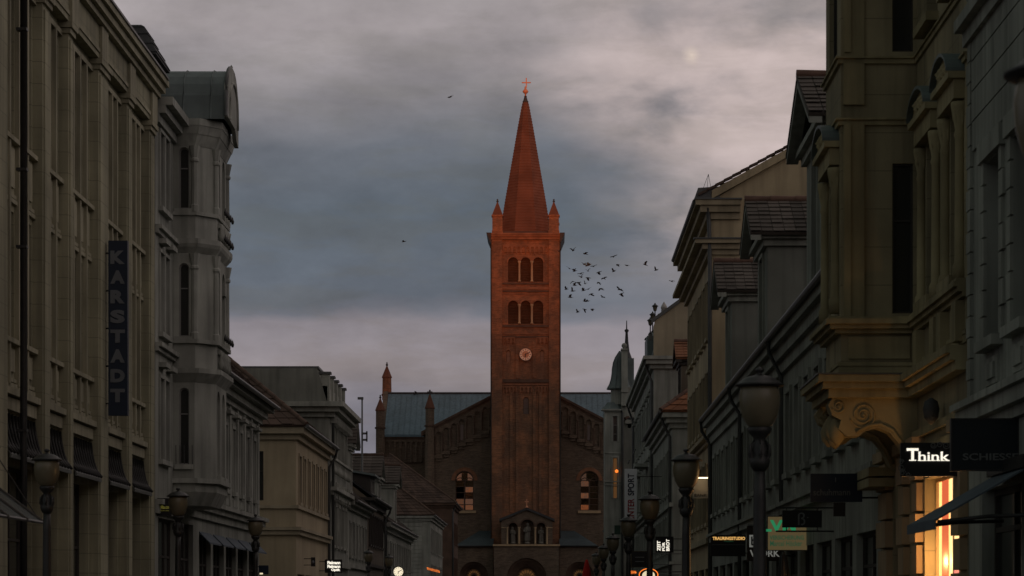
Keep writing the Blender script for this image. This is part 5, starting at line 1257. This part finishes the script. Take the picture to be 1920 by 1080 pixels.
for i, o in enumerate(ops): window(T, bf, *o, False, .2, 1, (.3, .65), wood_w, e_win if i else pane_m, .05, sur=.1, sm=white_t)
for z0, z1, p in ((770, 767.5, .25), (772, 770, .12), (904, 902, .08), (910, 908.5, .08), (850, 848.5, .06)): MB().fbox(bf, xw(1134) - p, xw(1165), zw(z0), zw(z1), -.1, p).build('string_course', white_t, T)
u_ = Yb / F; yc = Yb + 1.6
MB().lathe((xw(1152), yc, 0), [(22 * u_ * 1.2, zw(767)), (21 * u_ * 1.15, zw(764)), (18 * u_, zw(758)), (14 * u_, zw(752))], 8, False, rot=R(22.5)).build('hood_roof', copper, T)
MB().lathe((xw(1163), yc, 0), [(17 * u_, zw(756)), (17 * u_, zw(727))], 12, False).build('drum', white, T)
DP = [(25, 727), (24, 724), (20, 717), (17, 707), (15.5, 697), (15, 688), (13, 677), (9, 667), (4, 660), (.5, 655)]
MB().lathe((xw(1163), yc, 0), [(a * u_, zw(b)) for a, b in DP], 16).build('bell_dome', copper, T)
for k in range(8): a = R(22.5 + 45 * k); MB().tube([(xw(1163) + math.cos(a) * r * u_, yc + math.sin(a) * r * u_, zw(b) + .02) for r, b in DP], .035, 5).build('dome_seam', copper, T)
m = MB(); m.box(xw(1165.5), xw(1177), Yb + .2, Yb + 1.2, zw(760), zw(654)); m.box(xw(1164.5), xw(1178), Yb + .1, Yb + 1.3, zw(735), zw(729)); m.box(xw(1164.5), xw(1178), Yb + .1, Yb + 1.3, zw(656), zw(653)); m.build('parapet_pier', white, T)
MB().lathe((xw(1171), Yb + .7, zw(653)), [(.1, 0), (.12, .08), (.2, .2), (.2, .3), (.12, .42), (0, .46)], 10).build('stone_ball', white_t, T)
MB().lathe((xw(1178), Yb + 4, 0), [(.55, zw(668)), (.42, zw(664)), (.22, zw(650)), (.13, zw(630)), (.09, zw(613)), (.16, zw(610)), (.16, zw(608)), (.05, zw(606)), (.03, zw(590))], 10).build('spire', slate, T)
m = MB(); m.box(xw(1177), xw(1190), Yb + 1.5, Yb + 6, zw(735), zw(668)); m.build('roof_turret', copper, T)
for px in (1167, 1192): downpipe(T, [(xw(px + 3), Yb - .05, zw(735)), (xw(px), Yb - .05, zw(745)), (xw(px), Yb - .05, .1)] if px > 1180 else [(xw(px - 3), Yb - .1, zw(768)), (xw(px), Yb - .1, zw(775)), (xw(px), Yb - .1, .1)], .09)
MB().tube([(xw(1160), Yb - .4, zw(884)), (xw(1160), Yb - .02, zw(884))], .03, 6).build('lamp_arm', iron, T)
MB().lathe((xw(1156), Yb - .25, zw(887)), [(.02, 0), (.12, .06), (.12, .18), (.03, .25)], 8).build('wall_lamp', e_orange, T)
T, fr = house('last_house', 'plain pale house standing between the domed corner building and church', 1, 6.6, 240, 300, 10, white, white_t,
    [dict(n=14, z0=6, z1=8, w=1.1)], 11, None, [[(9.5, 10, .3)]], redtile, 4, .4, 0, 1, 8, 40, False)

# ------------------------------------------------------------------ street lamps
def lamp():
    T = thing('street_lamp', 'lamp', 'street lamp')
    MB().lathe((0, 0, 0), [(.17, 0), (.17, .12), (.13, .16), (.12, .55), (.15, .6), (.10, .66), (.085, 1.0), (.07, 1.05), (.058, 2.6), (.05, 2.88)], 14).build('post', iron, T, True)
    MB().lathe((0, 0, 0), [(.055, 2.84), (.085, 2.88), (.10, 2.94), (.07, 2.98), (.085, 3.04), (.06, 3.1), (.055, 3.14), (.10, 3.19), (.115, 3.23), (.09, 3.25)], 14).build('collar', iron, T, True)
    for k in range(6):
        a = k * math.pi / 3; MB().tube([(.06 * math.cos(a), .06 * math.sin(a), 2.9), (.10 * math.cos(a), .10 * math.sin(a), 2.99), (.10 * math.cos(a), .10 * math.sin(a), 3.07), (.06 * math.cos(a), .06 * math.sin(a), 3.12)], [.012, .02, .015, .008], 6).build('scroll_leaf', iron, T, True)
    MB().lathe((0, 0, 0), [(.085, 3.235), (.12, 3.27), (.158, 3.34), (.183, 3.43), (.19, 3.52), (.182, 3.58), (.168, 3.62)], 24).build('globe', globe_m, T, True)
    MB().lathe((0, 0, 0), [(.17, 3.615), (.225, 3.622), (.23, 3.635), (.20, 3.65), (.175, 3.668), (.15, 3.69), (.10, 3.712), (.05, 3.722), (.028, 3.73), (.022, 3.745), (.04, 3.76), (.045, 3.775), (.03, 3.79), (.0, 3.80)], 24).build('cap', iron, T, True)
    return T
base = lamp(); first = True
LM = [(1.97, 10.2, 'globe street lamp cut off by the right edge of the picture'), (1.95, 24.6, 'largest globe street lamp, in front of the low dormer houses on the right'),
      (1.93, 37.3, 'globe street lamp second largest on the right, beside the lit bank sign'), (1.94, 51.0, 'globe street lamp on the right, left of the three-line bread sign'),
      (1.92, 63.8, 'globe street lamp below the white upright banner'), (1.95, 80.5, 'small globe street lamp left of the white banner'),
      (1.95, 94, 'tiny globe street lamp beside the red furled parasol'), (1.95, 108, 'farthest tiny globe street lamp on the right by the church'),
      (-7.39, 39.3, 'globe street lamp in front of the limestone store, leftmost in the picture'), (-7.26, 52.3, 'globe street lamp beside the small yellow-lettered sign'),
      (-7.4, 67.4, 'globe street lamp before the cream corner house'), (-7.28, 108, 'small globe street lamp right of the white three-line sign'),
      (-7.1, 119, 'small globe street lamp just left of the lit street clock')]
for x, y, lab in LM:
    o = base if first else copy_tree(base); first = False
    o.location = (x, y, .12 if x < -4.8 or x > 3.4 else .004); o['label'] = lab; o['group'] = 'globe street lamps along the street'; o.rotation_euler.z = y

# ------------------------------------------------------------------ signs, right side
t, x0, x1, z0, z1 = frame_sign('shop_sign', 'large dark teal sign with grey capitals at the right edge', 1786, 1908, 787, 880, 34.0, dark_teal, 6.0, True, .1, iron)
lettering('SCHIESSER', X(1805, 34), X(1926, 34), 34.0, Z(863, 34), Z(850, 34), letter_dim, t, bold=.015)
Yt = 38.4
t, x0, x1, z0, z1 = frame_sign('shop_sign', 'black sign with glowing white serif word above the lit shop window', 1689, 1800, 830, 893, Yt, black, 6.0, True, .09)
lettering('T', X(1701, Yt), X(1721, Yt), Yt, Z(864, Yt), Z(840.5, Yt), e_white, t, bold=.03, name='letter')
lettering('hink', X(1722, Yt), X(1780, Yt), Yt, Z(864, Yt), Z(847, Yt), e_white, t, bold=.012)
m = MB()
for a, b, y0, y1 in ((1704.5, 1717.5, 864, 862.3), (1700, 1702.5, 845.5, 840.5), (1719.5, 1722, 845.5, 840.5), (1721, 1730, 864.2, 862.8), (1730.5, 1737, 864.2, 862.8), (1738.5, 1746, 864.2, 862.8), (1747, 1754, 864.2, 862.8), (1755.5, 1762, 864.2, 862.8), (1763.5, 1771, 864.2, 862.8), (1772.5, 1781, 864.2, 862.8), (1722, 1726, 848, 846.8), (1764, 1768, 848, 846.8)):
    m.box(X(a, Yt), X(b, Yt), Yt - .022, Yt - .003, Z(y0, Yt), Z(y1, Yt))
m.build('serifs', e_white, t)['kind'] = 'stuff'
def curl(cx, cy, r, turns, sgn, par, Y):
    pts = []
    for i in range(26):
        q = i / 25; a = sgn * q * turns * 6.283; rr = r * (1 - .75 * q); pts.append((X(cx + rr * math.cos(a), Y), Y - .008, Z(cy + rr * math.sin(a), Y)))
    MB().tube(pts, .006, 5).build('scroll_ornament', letter_dim, par)
for cx, cy, r, s in ((1690, 877, 7, 1), (1692, 886, 6, -1), (1703, 890, 5, 1), (1750, 835, 6, 1), (1762, 834, 6, -1), (1774, 835, 7, 1), (1784, 834, 5, -1), (1690, 866, 5, -1)): curl(cx, cy, r, 1.5, s, t, Yt)
Yt = 48.0
t, x0, x1, z0, z1 = frame_sign('shop_sign', 'navy sign with faint lower-case word under the oriel', 1520, 1617, 888, 941, Yt, navy, 6.0, True, .1)
lettering('schuhmann', X(1525, Yt), X(1594, Yt), Yt, Z(929, Yt), Z(917, Yt), letter_dim, t)
MB().box(X(1563, Yt), X(1585, Yt), Yt + .0, Yt + .1, Z(968, Yt), Z(942, Yt)).build('lower_panel', black, t)
MB().box(X(1566, Yt), X(1567.5, Yt), Yt - .01, Yt - .003, Z(904, Yt), Z(895, Yt)).build('emblem', letter_dim, t)
Yt = 56.0
t, x0, x1, z0, z1 = frame_sign('hanging_sign', 'black sign with thin grey script letter hung between two rods', 1467, 1541, 957, 989, Yt, black, 6.0, False, .08)
for py in (952, 996): MB().tube([(X(1455, Yt), Yt + .04, Z(py, Yt)), (6.0, Yt + .04, Z(py, Yt))], .02, 6).build('rod', zinc, t)
for px in (1475, 1533):
    for a, b in ((952, 957), (989, 996)): MB().tube([(X(px, Yt), Yt + .04, Z(a, Yt)), (X(px, Yt), Yt + .04, Z(b, Yt))], .012, 6).build('hanger', zinc, t)
lettering('ß', X(1496, Yt), X(1510, Yt), Yt, Z(985, Yt), Z(961, Yt), letter_dim, t); MB().box(X(1513, Yt), X(1516, Yt), Yt - .01, Yt - .002, Z(971, Yt), Z(969.5, Yt)).build('dash', letter_dim, t)
Yt = 62.0
t, x0, x1, z0, z1 = frame_sign('insurance_sign', 'lit cream sign with big green initials behind the thin script sign', 1440, 1513, 969, 1031, Yt, e_panel, 6.0, True, .12, zinc)
m = MB(); m.box(X(1443, Yt), X(1513, Yt), Yt - .012, Yt - .004, Z(998, Yt), Z(985, Yt)); 
lettering('LVM', X(1430, Yt), X(1492, Yt), Yt, Z(997, Yt), Z(975, Yt), e_green, t, bold=.04)
lettering('VERSICHERUNG', X(1443, Yt), X(1507, Yt), Yt, Z(1012, Yt), Z(1004, Yt), e_dgreen, t, bold=.02)
lettering('Marcel Höcker', X(1444, Yt), X(1504, Yt), Yt, Z(1024, Yt), Z(1014, Yt), e_dgreen, t, bold=.01)
Yt = 64.5
t, x0, x1, z0, z1 = frame_sign('office_sign', 'dark brown sign with white boxed letter and capitals behind the large lamp post', 1401, 1470, 986, 1052, Yt, mat('brown_sign', (.03, .02, .015), .6, .1, 2, 0), 6.0, True, .1)
e_dw = emis('dim_white_letter', (.8, .8, .72), .16)
m = MB(); m.box(X(1405, Yt), X(1423, Yt), Yt - .012, Yt - .002, Z(1026, Yt), Z(1003, Yt)); m.build('letter_box', e_dw, t)
lettering('b.', X(1408, Yt), X(1421, Yt), Yt - .015, Z(1023, Yt), Z(1006, Yt), black, t, bold=.03)
lettering('WORK', X(1406, Yt), X(1462, Yt), Yt, Z(1044, Yt), Z(1031, Yt), e_dw, t, bold=.02)
MB().box(X(1402, Yt), X(1425, Yt), Yt - .03, Yt + .1, Z(986, Yt), Z(983, Yt)).build('top_rail', letter_dim, t)
Yt = 78.0
t, x0, x1, z0, z1 = frame_sign('jeweller_sign', 'black sign with glowing gold capitals, nearest the grey house drainpipe', 1333, 1398, 1003, 1043, Yt, black, 6.0, True, .1)
lettering('TRAURINGSTUDIO', X(1336, Yt), X(1397, Yt), Yt, Z(1012.5, Yt), Z(1006.5, Yt), e_gold, t, bold=.03)
lettering('Potsdam', X(1358, Yt), X(1375, Yt), Yt, Z(1016, Yt), Z(1013.7, Yt), e_dgreen, t)
MB().box(X(1334, Yt), X(1397, Yt), Yt - .01, Yt - .002, Z(1021.8, Yt), Z(1021, Yt)).build('panel_joint', letter_dim, t)
Yt = 100.0
t, x0, x1, z0, z1 = frame_sign('bank_sign', 'pale sign lit from above by a warm strip, behind a globe lamp', 1300, 1328, 899, 934, Yt, mat('pale_sign_panel', (.45, .42, .36), .8, .1, 2, 0), 6.0, True, .1)
lettering('BANK', X(1302, Yt), X(1325, Yt), Yt, Z(931, Yt), Z(926, Yt), wood_d, t)
MB().box(x0, x1, Yt - .3, Yt - .22, z1 + .02, z1 + .07).build('strip_light', e_tube, t)
for px in (1304, 1325): MB().tube([(X(px, Yt), Yt + .05, z1), (X(px, Yt), Yt - .25, z1 + .08)], .012, 5).build('light_arm', iron, t)
pl = bpy.data.lights.new('sign_lamp', 'AREA'); pl.shape = 'RECTANGLE'; pl.size = .5; pl.size_y = .06; pl.energy = 1.1; pl.color = (1, .66, .36); po = bpy.data.objects.new('sign_lamp', pl); COL.objects.link(po); po.location = ((x0 + x1) / 2, Yt - .26, z1 + .0); po.rotation_euler = (R(-35), 0, 0)
Yt = 110.0
t, x0, x1, z0, z1 = frame_sign('bakery_sign', 'black sign with three upright lines of glowing white capitals', 1229, 1263, 1006, 1036, Yt, black, 6.0, True, .14)
for i, s in enumerate(('ZEIT', 'FÜR', 'BROT')): lettering(s, X(1232 + i * 8.5, Yt), X(1238.3 + i * 8.5, Yt), Yt, Z(1033, Yt), Z((1014, 1016.5, 1011)[i], Yt), e_white, t, rot=1, bold=.03)
Yt = 140.0
t, x0, x1, z0, z1 = frame_sign('banner', 'white upright banner with red and navy capitals beside the terrace house', 1171, 1194, 879, 976, Yt, banner_w, 6.0, True, .03)
lettering('SPORT', X(1177, Yt), X(1189, Yt), Yt, Z(929, Yt), Z(888, Yt), banner_blue, t, rot=1, bold=.02); lettering('INTER', X(1177, Yt), X(1189, Yt), Yt, Z(971, Yt), Z(935, Yt), banner_red, t, rot=1, bold=.02)
Yt = 120.0
t, x0, x1, z0, z1 = frame_sign('framed_sign', 'unlit dark sign with thin gilt frame over the glowing oval sign', 1184, 1214, 1034, 1063, Yt, black, 6.0, True, .1, mat('dull_brass', (.12, .09, .04), .5, .2, 3, 0))
for py in (1044, 1052): MB().box(X(1191, Yt), X(1208, Yt), Yt - .01, Yt - .002, Z(py + 1.5, Yt), Z(py, Yt)).build('text_line', letter_dim, t)
Yt = 118.0
t = thing('oval_sign', 'glowing oval sign with orange rim and white centre at the bottom edge', 'sign', (X(1216, Yt), Yt, Z(1085, Yt)))
def disc(cx, cy, rx, ry, y, m_, name, par, th=.04, n=32):
    m = MB(); m.prism([(X(cx + rx * math.cos(2 * math.pi * i / n), Yt), y, Z(cy + ry * math.sin(2 * math.pi * i / n), Yt)) for i in range(n)], (0, th, 0)); return m.build(name, m_, par)
disc(1216, 1078, 19, 13, Yt, black, 'board', t, .1); disc(1216, 1079, 12, 9, Yt - .012, e_cream, 'lit_centre', t, .01); disc(1217, 1080, 5, 6, Yt - .02, black, 'emblem', t, .006)
pts = [(X(1216 + 17.5 * math.cos(a * .21), Yt), Yt - .02, Z(1078 + 11.8 * math.sin(a * .21), Yt)) for a in range(31)]; MB().tube(pts, .022, 6).build('neon_rim', e_orange, t)
MB().tube([(X(1230, Yt), Yt + .06, Z(1072, Yt)), (6.0, Yt + .06, Z(1072, Yt))], .03, 6).build('bracket', iron, t)
Yt = 122.0
t = thing('neon_script', 'small orange neon script left of the glowing oval sign', 'sign', (X(1187, Yt), Yt, Z(1076, Yt)))
MB().tube([(X(1182 + i * .55, Yt), Yt, Z(1073 + (3.2 if i % 2 else -3.2) * (1 - i / 40), Yt)) for i in range(20)], .03, 5).build('neon_tube', e_orange, t); MB().tube([(X(1181, Yt), Yt + .04, Z(1078, Yt)), (6.0, Yt + .04, Z(1078, Yt))], .025, 6).build('bracket', iron, t)
Yt = 150.0
t, x0, x1, z0, z1 = frame_sign('cross_sign', 'small unlit greenish sign box near the banner foot', 1152, 1163, 985, 1002, Yt, mat('dull_green_panel', (.03, .06, .045), .6, .2, 2, 0), 6.0, True, .15)
# parasols at street level
def furled(name, label, x, y, ztop, r, h, m_):
    t = thing(name, label, 'parasol', (x, y, .01))
    MB().lathe((0, 0, 0), [(r, ztop - h), (r * 1.02, ztop - h * .9), (r * .8, ztop - h * .5), (r * .5, ztop - h * .2), (r * .25, ztop - .06), (.02, ztop)], 12, True).build('canopy', m_, t, True)
    for k in range(6):
        a = k * 1.047; MB().tube([(r * math.cos(a), r * math.sin(a), ztop - h), (r * .8 * math.cos(a), r * .8 * math.sin(a), ztop - h * .5), (.04 * math.cos(a), .04 * math.sin(a), ztop - .05)], .02, 5).build('rib_fold', m_, t, True)
    MB().lathe((0, 0, 0), [(.3, 0), (.3, .08), (.04, .1), (.03, ztop)], 10).build('stand', iron, t, True)
furled('furled_parasol', 'red furled parasol in front of the church porch', X(1100, 200), 200, Z(1049, 200), .36, 1.9, parasol_r)
furled('furled_parasol', 'black furled parasol under the lit green insurance sign', X(1469, 45), 45, Z(1036, 45), .13, 1.0, black)

# ------------------------------------------------------------------ signs, left side
Yt = 128.0
t, x0, x1, z0, z1 = frame_sign('optician_sign', 'black box sign with three lines of glowing white letters below the grey townhouse', 609, 641, 1049, 1074, Yt, black, -11.0, True, .2)
for i, (s, a) in enumerate((('Fielmann', 614), ('Fielmann', 614), ('Optik', 621))): lettering(s, X(a, Yt), X(638, Yt), Yt, Z(1058 + i * 7, Yt), Z(1052 + i * 7, Yt), e_white, t, bold=.045)
Yt = 150.0
xk, zk = X(747, Yt), Z(1072, Yt)
t = thing('street_clock', 'round glowing white street clock on a dark post, left of the church', 'clock', (xk, Yt, 0))
n = 32; ring = lambda r, y: [(xk + r * math.cos(2 * math.pi * i / n), y, zk + r * math.sin(2 * math.pi * i / n)) for i in range(n)]
MB().prism(ring(.32, Yt), (0, .25, 0)).build('case', iron, t); MB().prism(ring(.27, Yt - .015), (0, .01, 0)).build('dial', e_dial, t)
for h in range(12):
    a = h * math.pi / 6; u = Vector((math.sin(a), 0, math.cos(a))); v = Vector((u.z, 0, -u.x)) * .012; o = Vector((xk, Yt - .016, zk)); MB().prism([o + u * .2 + v, o + u * .25 + v, o + u * .25 - v, o + u * .2 - v], (0, -.006, 0)).build('hour_mark', iron, t)
for ang, ln in ((188, .14), (62, .22)):
    a = R(ang); u = Vector((math.sin(a), 0, math.cos(a))); v = Vector((u.z, 0, -u.x)) * .016; o = Vector((xk, Yt - .024, zk)); MB().prism([o - u * .03 + v, o + u * ln + v, o + u * ln - v, o - u * .03 - v], (0, -.006, 0)).build('clock_hand', iron, t)
MB().lathe((xk, Yt + .12, 0), [(.12, .12), (.06, .4), (.05, zk - .3)], 10).build('post', iron, t)
Yt = 228.0
t = thing('neon_script', 'slanting orange neon lettering on the pale boarded house', 'sign', (X(813, Yt), Yt, Z(1075, Yt)))
MB().tube([(X(801 + i * 1.2, Yt), Yt, Z(1066 + i * .3 + (2.2 if i % 2 else -2.2), Yt)) for i in range(20)], .04, 5).build('neon_tube', e_orange, t)
for px in (803, 822): MB().tube([(X(px, Yt), Yt + .03, Z(1068, Yt)), (X(px, Yt), 236.5, Z(1068, Yt))], .03, 6).build('bracket', iron, t)
Yt = 100.0
t, x0, x1, z0, z1 = frame_sign('shop_sign', 'small blue sign with one bright line beside the cream house', 485, 503, 1060, 1077, Yt, navy, -11.0, True, .1)
MB().box(X(487, Yt), X(493, Yt), Yt - .012, Yt - .002, Z(1077, Yt), Z(1074, Yt)).build('bright_line', e_cream, t)
t, x0, x1, z0, z1 = frame_sign('hanging_sign', 'little white-on-black hanging sign on the cream corner house', 583, 591, 1045, 1062, 120.0, black, -11.0, True, .08)
MB().lathe(((x0 + x1) / 2, 119.97, z0 + .12), [(.0, 0), (.06, .04), (.06, .12), (0, .16)], 8).build('white_emblem', letter_grey, t)

# ------------------------------------------------------------------ pigeons
def bird_mesh(name, wl, wr, m_):
    m = MB()
    prof = [(.012, -.17), (.035, -.14), (.05, -.06), (.055, .02), (.045, .09), (.03, .12), (.034, .15), (.03, .175), (.008, .21)]
    n = 8
    for r, y in prof:
        for k in range(n): t_ = 2 * math.pi * k / n; m.v.append((math.cos(t_) * r, y, math.sin(t_) * r * .9))
    for a in range(len(prof) - 1):
        for k in range(n): m.f.append((a * n + k, a * n + (k + 1) % n, (a + 1) * n + (k + 1) % n, (a + 1) * n + k)); m.smooth.append(True)
    for s, ang in ((-1, wl), (1, wr)):
        c1, s1 = math.cos(R(ang)), math.sin(R(ang)); c2, s2 = math.cos(R(ang * .55 - 8)), math.sin(R(ang * .55 - 8))
        a = [(s * .03, .09, .02), (s * .03, -.07, .02)]; b = [(s * (.03 + .16 * c1), .12, .02 + .16 * s1), (s * (.03 + .16 * c1), -.07, .02 + .16 * s1)]
        e = [(s * (.03 + .16 * c1 + .2 * c2), .0, .02 + .16 * s1 + .2 * s2), (s * (.03 + .16 * c1 + .17 * c2), -.1, .02 + .16 * s1 + .17 * s2)]
        up = lambda p: (p[0], p[1], p[2] + .014)
        for p, q in ((a, b), (b, e)): m.hexa([p[0], q[0], q[1], p[1], up(p[0]), up(q[0]), up(q[1]), up(p[1])])
    m.hexa([(-.03, -.13, -.008), (.03, -.13, -.008), (.055, -.26, -.006), (-.055, -.26, -.006), (-.03, -.13, .008), (.03, -.13, .008), (.055, -.26, .004), (-.055, -.26, .004)])
    return m.mesh(name, m_)
BM = [bird_mesh('pigeon', 55, 62, bird_m), bird_mesh('pigeon', 8, 14, bird_m), bird_mesh('pigeon', -38, -30, bird_m), bird_mesh('pigeon', 75, 30, bird_m), bird_mesh('pigeon', 30, 50, bird_l)]
flock = [(50, 188), (210, 178), (345, 215), (440, 355), (165, 382), (225, 410), (375, 410), (495, 422), (290, 440), (303, 480), (375, 485), (555, 492), (205, 527), (270, 540), (340, 552), (500, 540), (225, 570),
         (130, 615), (200, 635), (325, 628), (380, 612), (520, 607), (408, 668), (175, 705), (540, 702), (335, 750), (368, 748), (335, 840), (425, 838), (258, 872), (330, 335), (362, 350), (388, 342)]
strag = [(665, 247), (712, 337), (812, 347), (665, 413), (730, 617), (748, 665)]
def put_bird(px, py, lab, grp, k=None, Yb_=None):
    k = random.randrange(4) if k is None else k; Y = Yb_ or random.uniform(285, 312)
    o = bpy.data.objects.new('pigeon', BM[k]); COL.objects.link(o); o.location = (X(px, Y), Y, Z(py, Y))
    s = random.uniform(1.05, 1.45); o.scale = (s, s, s)
    o.rotation_euler = (R(random.uniform(-25, 25)), R(random.uniform(-30, 30)), R(random.uniform(20, 160)))
    tag(o, lab, 'pigeon', grp)
for i, (a, b) in enumerate(flock): put_bird(1040 + a / 6, 440 + b / 6, 'dark pigeon in the dense flock just right of the church tower', 'pigeons in the flock', 4 if i >= 30 else None)
for a, b in strag: put_bird(1040 + a / 6, 440 + b / 6, 'dark pigeon trailing loosely between the dense flock and the ochre house', 'pigeons trailing the flock')
put_bird(1040 + 1018 / 6, 440 + 338 / 6, 'left pigeon of the pair flying towards the ochre house', None, 3)
put_bird(1040 + 1138 / 6, 440 + 400 / 6, 'right pigeon of the pair flying towards the ochre house', None, 0)
put_bird(1040 + 1315 / 6, 440 + 525 / 6, 'lone pigeon just left of the ochre house eaves', None, 1)
put_bird(757, 453, 'lone pigeon gliding in the grey sky left of the tower', None, 1)
put_bird(844, 182, 'lone pigeon high in the sky left of the spire', None, 1)
Y = 352.8; o = bpy.data.objects.new('pigeon', bird_mesh('pigeon', -80, -80, bird_m)); COL.objects.link(o); o.location = (X(780, Y), Y, Z(735, Y)); o.rotation_euler = (R(30), 0, R(70)); o.scale = (1.4,) * 3; tag(o, 'pigeon perched on the ridge of the blue-grey church roof', 'pigeon')
